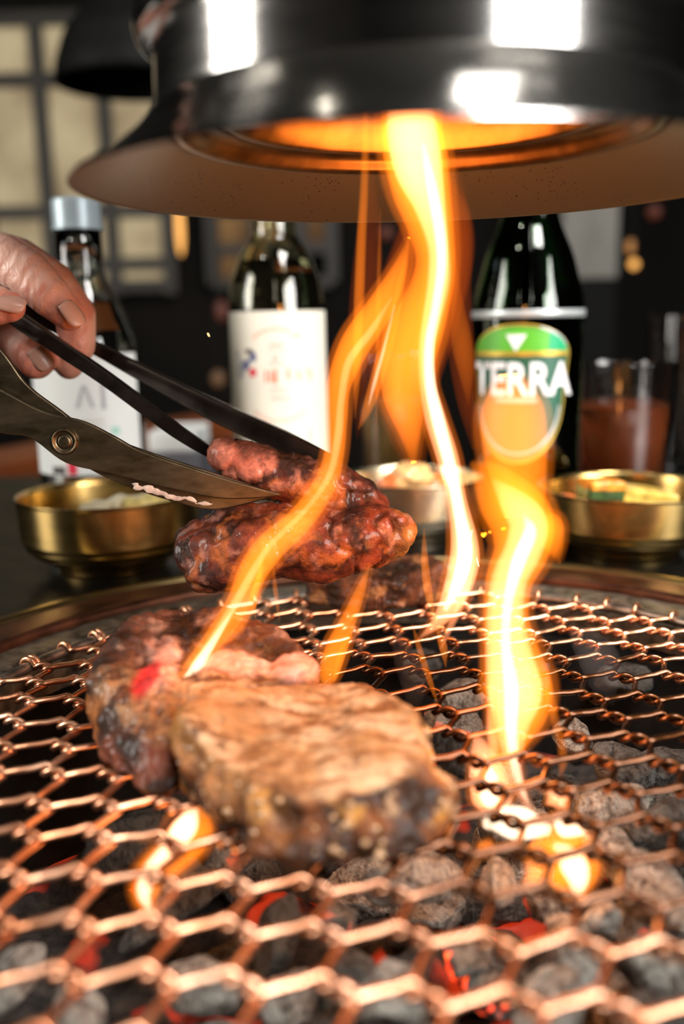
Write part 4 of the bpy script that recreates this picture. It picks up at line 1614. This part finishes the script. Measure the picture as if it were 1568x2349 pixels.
def pendant(label, px, py, Y, r_, elong, m):
    p = at(px, py, Y)
    e = thing('bulb_or_glint', label, 'lamp', p, 'small hanging lights in the background')
    lathe_obj('bulb', [(max(.0002, r_ * math.sin(a)), -r_ * elong * math.cos(a)) for a in np.linspace(0, math.pi, 13)], p, m, e, 20)
    vs, fs = tube([(p.x, p.y, p.z + r_ * elong), (p.x, p.y, (p.z + z1) / 2), (p.x, p.y, z1)], .0015, 6)
    mobj('cord', vs, fs, m_cord, e)


pendant('long amber hanging light between the left and middle bottles', 412, 522, 1.75, .007, 7.0, m_amber)
pendant('upper amber hanging light at the right behind the hood rim', 1446, 566, 1.75, .008, 1.6, m_amber_dim)
pendant('lower amber hanging light at the right above the amber drink', 1453, 606, 1.70, .008, 1.0, m_amber)
pendant('faint red hanging light just below the right hood rim', 1500, 486, 1.8, .012, 1.0, m_red_dim)
pendant('faint orange glow added for a warm reflection at the left shoulder of the middle bottle', 508, 712, 1.85, .012, 1.6, m_red_dim)  # glowing bead added to imitate a warm reflection, not a lamp
pendant('faint amber glow standing in for a warm reflection beside the middle bottle label', 500, 868, 1.6, .011, 1.2, emat('faint_amber', (1, .42, .1), .12))  # another added glow in place of a reflection, no real bulb
pendant('faint red light behind the tall flame below the hood', 886, 534, 1.8, .012, 1.0, m_red_dim)

# black dome hanging in front of the lattice window
m_black = mat('black_enamel', (0.004, 0.004, 0.004), 0.6, var=0.3, spec=0.1)
pd = at(300, 195, 1.3)
dl = thing('dark_dome', 'black dome hanging in front of the lattice window', 'lamp', pd)
lathe_obj('dome_shell', fillet([(.0955, 0), (.094, .02), (.080, .06), (.05, .095), (.012, .115), (.0003, .116), (.0003, .112), (.045, .09), (.075, .056), (.090, .02), (.0935, 0), (.0955, 0)], .01), pd, m_black, dl, 56)
vs, fs = tube([(pd.x, pd.y, pd.z + .11), (pd.x, pd.y, pd.z + .5), (pd.x, pd.y, z1)], .003, 8)
mobj('cord', vs, fs, m_cord, dl)

# grey cabinet at the back right
m_cab = mat('grey_cabinet', (0.20, 0.19, 0.165), 0.6, var=0.25, scale=5)
ca0, ca1 = at(1285, 640, 2.0), at(1425, 380, 2.0)
kb = thing('grey_cabinet', 'grey cupboard at the back behind the beer bottle', 'cabinet', (ca0.x, 2.0, z0))
box('cabinet_body', (ca0.x, 2.0, ca0.z), (ca1.x, 2.25, ca1.z + .2), m_cab, kb, .004)
box('dark_base', (ca0.x, 2.0, z0), (ca1.x, 2.25, ca0.z), m_black, kb, .004)

# round ceiling downlights over the table
m_lampd = emat('downlight_diffuser', (1.0, 0.93, 0.82), 6.0)


def downlight(label, x, y, power):
    e = thing('ceiling_downlight', label, 'ceiling light', (x, y, z1 - .03), 'ceiling downlights')
    lathe_obj('housing', fillet([(.0003, .03), (.085, .03), (.085, 0), (.07, -.001), (.068, .012), (.0003, .013)], .003), (x, y, z1 - .031), m_black, e, 40)
    lathe_obj('diffuser', [(.0003, .0), (.066, .0), (.066, .008), (.0003, .008)], (x, y, z1 - .026), m_lampd, e, 40)
    l = area_light('downlight', (x, y, z1 - .036), (x, y, 0), .13, .13, power, (1, .92, .8), 'DISK')
    l.parent = e
    l.matrix_parent_inverse = Matrix.Translation(-e.location)


downlight('round downlight in the ceiling to the left behind the camera', -1.0, -.45, 3)
cpn = thing('ceiling_panel', 'rectangular light panel in the ceiling to the right behind the camera', 'ceiling light', (.62, -.40, z1 - .03))
box('panel_frame', (.30, -.82, z1 - .032), (.94, .02, z1 - .002), m_black, cpn, .003)
box('panel_diffuser', (.33, -.79, z1 - .036), (.91, -.01, z1 - .030), emat('panel_diffuser', (1, .95, .88), 8.0), cpn, .001)
l = area_light('panel_glow', (.62, -.40, z1 - .04), (.62, -.40, 0), .56, .76, 50, (1, .965, .94))
l.parent = cpn
l.matrix_parent_inverse = Matrix.Translation(-cpn.location)
downlight('round downlight in the ceiling beyond the hood', .1, 1.05, 0.6)

# =================================================================== FLAMES


def flame_mat(name, col, k, streak=True):
    m = bpy.data.materials.new(name)
    m.use_nodes = True
    nt = m.node_tree
    for n in list(nt.nodes):
        if n.type != 'OUTPUT_MATERIAL': nt.nodes.remove(n)
    out = nt.nodes['Material Output']
    em = nt.nodes.new('ShaderNodeEmission')
    em.inputs['Color'].default_value = (col[0], col[1], col[2], 1)
    em.inputs['Strength'].default_value = k
    nt.links.new(em.outputs[0], out.inputs['Volume'])
    return m


fm_veil = flame_mat('flame_veil', (1.0, 0.13, 0.004), 17)
fm_orange = flame_mat('flame_orange', (1.0, 0.22, 0.012), 260)
fm_fringe = flame_mat('flame_fringe', (1.0, 0.20, 0.008), 75)
fm_yellow = flame_mat('flame_yellow', (1.0, 0.33, 0.14), 560)
fm_core = flame_mat('flame_core', (1.0, 0.74, 0.50), 900)


def tongue(name, pts, m, parent, thick=0.5, n=10, seg=14, tmin=0.0):
    """lofted flame tongue: pts = (px, py, depth, width_px); elliptical section, drawn out to a point at both ends"""
    S = spline([np.array(p, float) for p in pts], n)
    P = np.array([at(q[0], q[1], q[2]) for q in S])
    Wd = np.maximum(S[:, 3], 0.5) * S[:, 2] / FPX / 2 * 1.12
    T = np.gradient(P, axis=0)
    T /= np.linalg.norm(T, axis=1)[:, None]
    vs, fs = [], []
    for i in range(len(P)):
        d = np.array((0, 1.0, 0)) - T[i][1] * T[i]
        d /= np.linalg.norm(d)
        u = np.cross(T[i], d)
        for k_ in range(seg):
            a = 2 * math.pi * k_ / seg
            vs.append(P[i] + u * Wd[i] * math.cos(a) + d * max(Wd[i] * thick, tmin) * math.sin(a))
    for i in range(len(P) - 1):
        for k_ in range(seg):
            k2_ = (k_ + 1) % seg
            fs.append((i * seg + k_, i * seg + k2_, (i + 1) * seg + k2_, (i + 1) * seg + k_))
    fs.append(tuple(range(seg))[::-1])
    fs.append(tuple(range((len(P) - 1) * seg, len(P) * seg)))
    o = mobj(name, vs, fs, m, parent)
    bm = bmesh.new()
    bm.from_mesh(o.data)
    bmesh.ops.recalc_face_normals(bm, faces=bm.faces)
    bm.to_mesh(o.data)
    bm.free()
    return o


def flame(label, base, parts, lights=()):
    e = thing('flame', label, 'flame', at(*base), 'flames rising from the grill')
    for nm, m, th, pts in parts:
        if m in (fm_orange, fm_yellow) and max(q[3] for q in pts) > 30:
            tongue('flame_fringe', [(q[0], q[1], q[2], q[3] * 1.12 + 16) for q in pts], fm_fringe, e, th)
        tongue(nm, pts, m, e, th)
    for (px, py, Y, pw) in lights:
        l = bpy.data.lights.new('flame_glow', 'POINT')
        l.energy = pw * 0.22
        l.color = (1.0, 0.37, 0.075)
        l.shadow_soft_size = .012
        o = bpy.data.objects.new('flame_glow', l)
        link(o, e)
        o.location = at(px, py, Y)
    return e


D1, D1b = .318, .30
flame('tall main flame rising through the middle of the picture into the hood', (1000, 1500, D1), [
    ('flame_body', fm_orange, .35, [(938, 170, .315, 80), (938, 260, .315, 110), (950, 340, .316, 125), (965, 430, .317, 118), (985, 510, .318, 96), (998, 590, .318, 80), (988, 660, .318, 88), (960, 740, .318, 110), (935, 820, .318, 112), (925, 900, .319, 90), (938, 980, .32, 55), (948, 1060, .32, 12)]),
    ('flame_core', fm_yellow, .5, [(940, 170, .314, 60), (942, 280, .314, 96), (958, 380, .315, 96), (985, 470, .316, 64), (1004, 560, .317, 44), (1006, 640, .317, 46), (990, 730, .317, 40), (978, 800, .317, 34), (980, 880, .317, 34), (998, 960, .317, 44), (1026, 1050, .317, 46), (1048, 1150, .317, 42), (1064, 1240, .317, 58), (1062, 1300, .317, 66), (1040, 1370, .317, 56), (1005, 1425, .317, 30), (960, 1465, .317, 4)]),
    ('flame_filament', fm_core, .5, [(970, 330, .313, 8), (990, 430, .314, 22), (1008, 530, .315, 24), (1012, 610, .316, 22), (1000, 700, .316, 20), (984, 790, .316, 22), (986, 880, .316, 24), (1006, 970, .316, 28), (1032, 1070, .316, 26), (1052, 1170, .316, 26), (1066, 1260, .316, 34), (1052, 1330, .316, 30), (1020, 1400, .316, 10)]),
    ('flame_fork', fm_yellow, .5, [(1078, 1260, .318, 8), (1075, 1310, .316, 18), (1058, 1380, .314, 18), (1036, 1430, .312, 16), (1010, 1490, .31, 4)]),
    ('flame_veil', fm_veil, .6, [(950, 330, .325, 40), (1000, 520, .325, 150), (960, 700, .325, 180), (930, 860, .325, 150), (940, 1000, .325, 90), (960, 1100, .325, 20)]),
], [(985, 480, .33, .5), (945, 420, .315, .12), (1040, 1250, .325, .35)])
flame('slanting flame ribbon sweeping down in front of the lifted steak', (400, 1610, .285), [
    ('flame_body', fm_orange, .5, [(938, 545, .335, 4), (915, 620, .335, 34), (872, 705, .335, 58), (815, 790, .334, 64), (778, 880, .333, 52), (772, 960, .332, 46), (766, 1040, .331, 44), (745, 1110, .33, 50), (690, 1190, .328, 58), (620, 1255, .325, 66), (580, 1310, .32, 64), (548, 1380, .312, 54), (500, 1455, .304, 50), (448, 1530, .296, 50), (412, 1590, .288, 40), (395, 1628, .284, 6)]),
    ('flame_core', fm_yellow, .5, [(900, 680, .332, 4), (850, 760, .332, 16), (800, 830, .331, 18), (782, 920, .33, 16), (775, 1000, .33, 18), (755, 1090, .328, 14), (700, 1170, .326, 12), (620, 1250, .323, 14), (575, 1320, .318, 18), (530, 1400, .31, 20), (480, 1480, .302, 22), (435, 1550, .294, 26), (408, 1598, .288, 20), (398, 1622, .285, 4)]),
    ('flame_fork', fm_orange, .5, [(935, 560, .336, 4), (905, 720, .336, 24), (870, 850, .336, 30), (845, 930, .336, 24), (822, 985, .336, 4)]),
    ('flame_fork', fm_orange, .5, [(600, 1290, .322, 10), (590, 1350, .318, 22), (555, 1430, .31, 24), (510, 1500, .302, 24), (482, 1560, .294, 24), (480, 1600, .29, 4)]),
    ('flame_filament', fm_core, .5, [(540, 1390, .309, 3), (490, 1470, .301, 16), (445, 1540, .293, 26), (414, 1590, .287, 22), (400, 1620, .284, 4)]),
    ('flame_filament', fm_core, .5, [(905, 700, .331, 3), (880, 800, .331, 7), (858, 880, .331, 8), (845, 930, .331, 3)]),
], [(740, 1110, .32, .22), (480, 1450, .285, .10)])
flame('thin upright flame thread left of the tall main flame', (815, 930, .335), [
    ('flame_thread', fm_orange, .6, [(838, 250, .33, 12), (836, 400, .332, 16), (828, 560, .334, 20), (822, 720, .335, 22), (818, 850, .335, 18), (814, 960, .335, 3)]),
    ('flame_veil', fm_veil, .6, [(850, 380, .34, 10), (845, 560, .34, 56), (835, 760, .34, 70), (825, 900, .34, 40), (818, 1010, .34, 4)]),
    ('flame_thread', fm_orange, .6, [(872, 480, .335, 3), (868, 640, .335, 9), (864, 860, .335, 8), (862, 1030, .335, 2)]),
    ('flame_thread', fm_orange, .6, [(1003, 240, .33, 18), (1004, 330, .33, 22), (1010, 430, .331, 18), (1020, 500, .332, 4)]),
])
flame('dim orange flame curtain right of the tall main flame', (1080, 1000, .335), [
    ('flame_veil', fm_veil, .7, [(1040, 380, .335, 20), (1050, 520, .335, 56), (1048, 680, .335, 60), (1060, 820, .335, 58), (1080, 930, .335, 56), (1092, 1030, .335, 20)]),
    ('flame_body', fm_fringe, .5, [(1040, 560, .334, 4), (1048, 680, .334, 22), (1058, 780, .334, 44), (1068, 850, .334, 34), (1074, 930, .334, 4)]),
])
flame('broad bright flame column on the right licking up before the beer bottle', (1180, 1850, .275), [
    ('flame_veil', fm_orange, .25, [(1172, 860, .312, 50), (1175, 930, .31, 130), (1180, 1020, .308, 140), (1190, 1100, .306, 120), (1200, 1180, .304, 90)]),
    ('flame_body', fm_orange, .30, [(1080, 1060, .306, 6), (1115, 1090, .305, 70), (1155, 1140, .304, 120), (1195, 1195, .303, 140), (1195, 1260, .302, 125), (1168, 1330, .30, 104), (1160, 1420, .297, 100), (1175, 1500, .294, 122), (1188, 1570, .291, 150), (1186, 1630, .288, 140), (1165, 1690, .285, 100), (1150, 1740, .282, 60), (1150, 1790, .279, 10)]),
    ('flame_hook', fm_orange, .4, [(1210, 1180, .303, 20), (1250, 1210, .302, 74), (1268, 1245, .301, 52), (1282, 1290, .30, 4)]),
    ('flame_core', fm_yellow, .30, [(1130, 1100, .304, 8), (1175, 1150, .303, 60), (1210, 1200, .302, 84), (1200, 1260, .301, 84), (1168, 1330, .299, 80), (1158, 1420, .296, 84), (1168, 1510, .293, 106), (1180, 1590, .29, 124), (1174, 1660, .287, 84), (1175, 1730, .284, 46), (1185, 1790, .281, 34), (1205, 1838, .277, 20), (1225, 1860, .275, 4)]),
    ('flame_filament', fm_core, .4, [(1200, 1180, .301, 4), (1215, 1220, .3, 30), (1188, 1290, .299, 34), (1165, 1380, .296, 24), (1160, 1480, .293, 24), (1172, 1580, .29, 34), (1172, 1670, .286, 30), (1180, 1750, .282, 22), (1200, 1820, .278, 14), (1218, 1850, .276, 3)]),
    ('flame_strand', fm_orange, .5, [(1255, 1540, .29, 6), (1262, 1600, .288, 22), (1274, 1660, .285, 20), (1288, 1710, .282, 20), (1290, 1750, .28, 20), (1283, 1785, .278, 4)]),
    ('flame_strand', fm_yellow, .5, [(1128, 1560, .29, 6), (1124, 1640, .287, 18), (1130, 1700, .284, 22), (1140, 1740, .28, 10)]),
    ('flame_foot', fm_yellow, .4, [(1090, 1680, .283, 8), (1106, 1735, .28, 60), (1122, 1790, .277, 88), (1128, 1835, .274, 92), (1130, 1862, .273, 50)]),
    ('flame_foot', fm_core, .4, [(1108, 1730, .279, 6), (1120, 1785, .276, 40), (1126, 1830, .273, 50), (1128, 1856, .272, 20)]),
], [(1190, 1230, .32, .35), (1175, 1480, .31, .3), (1170, 1640, .285, .3)])
flame('low yellow flames burning below the net at the right', (1200, 2040, .245), [
    ('flame_lick', fm_core, .35, [(1108, 1890, .262, 23), (1150, 1882, .262, 70), (1200, 1892, .262, 81), (1262, 1906, .262, 26)]),
    ('flame_lick', fm_core, .35, [(1268, 1878, .262, 14), (1300, 1892, .262, 64), (1345, 1905, .262, 29)]),
    ('flame_lick', fm_orange, .35, [(1230, 1920, .258, 87), (1270, 1960, .255, 174), (1300, 2010, .252, 160), (1310, 2062, .25, 58)]),
    ('flame_lick', fm_core, .35, [(1270, 1935, .257, 14), (1310, 1975, .254, 64), (1325, 2020, .251, 52), (1318, 2062, .249, 12)]),
    ('flame_lick', fm_orange, .5, [(1092, 1935, .26, 6), (1112, 1946, .26, 44), (1135, 1958, .26, 9)]),
    ('flame_lick', fm_yellow, .4, [(1260, 1800, .27, 9), (1282, 1830, .268, 67), (1290, 1858, .266, 12)]),
], [(1270, 1960, .255, .12)])
flame('small bright flame under the net left of the front steak', (350, 2110, .238), [
    ('flame_body', fm_orange, .4, [(462, 1848, .26, 29), (440, 1900, .257, 107), (395, 1960, .252, 96), (345, 2010, .247, 81), (335, 2060, .243, 64), (356, 2112, .239, 9)]),
    ('flame_core', fm_core, .4, [(450, 1850, .259, 12), (425, 1895, .257, 58), (390, 1945, .252, 44), (345, 2000, .247, 41), (330, 2050, .243, 35), (350, 2098, .239, 6)]),
], [(400, 1960, .25, .10)])
flame('short orange flame rising between the steaks and the lifted meat', (760, 1560, .32), [
    ('flame_body', fm_orange, .5, [(848, 1292, .338, 3), (828, 1350, .336, 22), (800, 1420, .332, 36), (770, 1490, .328, 50), (752, 1550, .323, 40), (742, 1580, .32, 6)]),
    ('flame_core', fm_orange, .5, [(812, 1430, .331, 3), (790, 1480, .328, 18), (772, 1540, .323, 16), (765, 1575, .32, 3)]),
])
flame('thin flame threads below the lifted steak', (600, 1420, .34), [
    ('flame_thread', fm_orange, .6, [(604, 1240, .345, 3), (596, 1310, .344, 12), (580, 1380, .343, 18), (586, 1420, .342, 3)]),
    ('flame_thread', fm_orange, .6, [(626, 1300, .345, 3), (632, 1360, .344, 12), (641, 1425, .343, 3)]),
])
flame('faint flame threads at the right end of the lifted steak', (985, 1500, .33), [
    ('flame_thread', fm_orange, .6, [(972, 1210, .345, 3), (974, 1290, .344, 18), (984, 1370, .342, 18), (1000, 1430, .338, 3)]),
    ('flame_thread', fm_orange, .6, [(945, 1430, .335, 3), (962, 1490, .332, 14), (985, 1560, .328, 14), (1005, 1620, .324, 3)]),
    ('flame_thread', fm_orange, .6, [(1000, 1440, .334, 3), (1015, 1480, .332, 20), (1022, 1530, .33, 4)]),
])

# sparks
m_spark = emat('spark', (1.0, 0.55, 0.2), 12)
for lab, px, py, dx, dy in (('tiny upper spark right of the tall flame', 1081, 1224, 1, 9), ('tiny lower spark right of the tall flame', 1095, 1289, -3, 11), ('tiny spark in the dark left of the middle bottle', 478, 768, -2, 4)):
    a, b_ = at(px + dx, py - dy, .34), at(px - dx, py + dy, .34)
    vs, fs = tube([a, a.lerp(b_, .3), a.lerp(b_, .7), b_], [.00002, .00010, .00010, .00002], 6)
    tag(mobj('spark', vs, fs, m_spark), lab, 'spark', 'sparks flying from the grill')

# faint smoke
m_smoke = bpy.data.materials.new('thin_smoke')
m_smoke.use_nodes = True
nt = m_smoke.node_tree
for n in list(nt.nodes):
    if n.type != 'OUTPUT_MATERIAL': nt.nodes.remove(n)
vsc = nt.nodes.new('ShaderNodeVolumeScatter')
vsc.inputs['Color'].default_value = (0.62, 0.58, 0.60, 1)
vsc.inputs['Density'].default_value = 16
vsc.inputs['Anisotropy'].default_value = 0.2
nt.links.new(vsc.outputs[0], nt.nodes['Material Output'].inputs['Volume'])
for lab, pts in (('thin grey smoke wisp right of the bright flame column', [(1300, 1425, .36, 6), (1335, 1465, .355, 60), (1372, 1510, .35, 90), (1385, 1565, .345, 70), (1405, 1620, .34, 8)]),
                 ('thin grey smoke wisp behind the front steak', [(905, 1430, .345, 6), (925, 1500, .34, 50), (950, 1560, .335, 66), (945, 1620, .33, 30), (925, 1670, .325, 5)])):
    o = tongue('smoke_wisp', pts, m_smoke, None, .5)
    tag(o, lab, 'smoke', 'smoke wisps over the net')
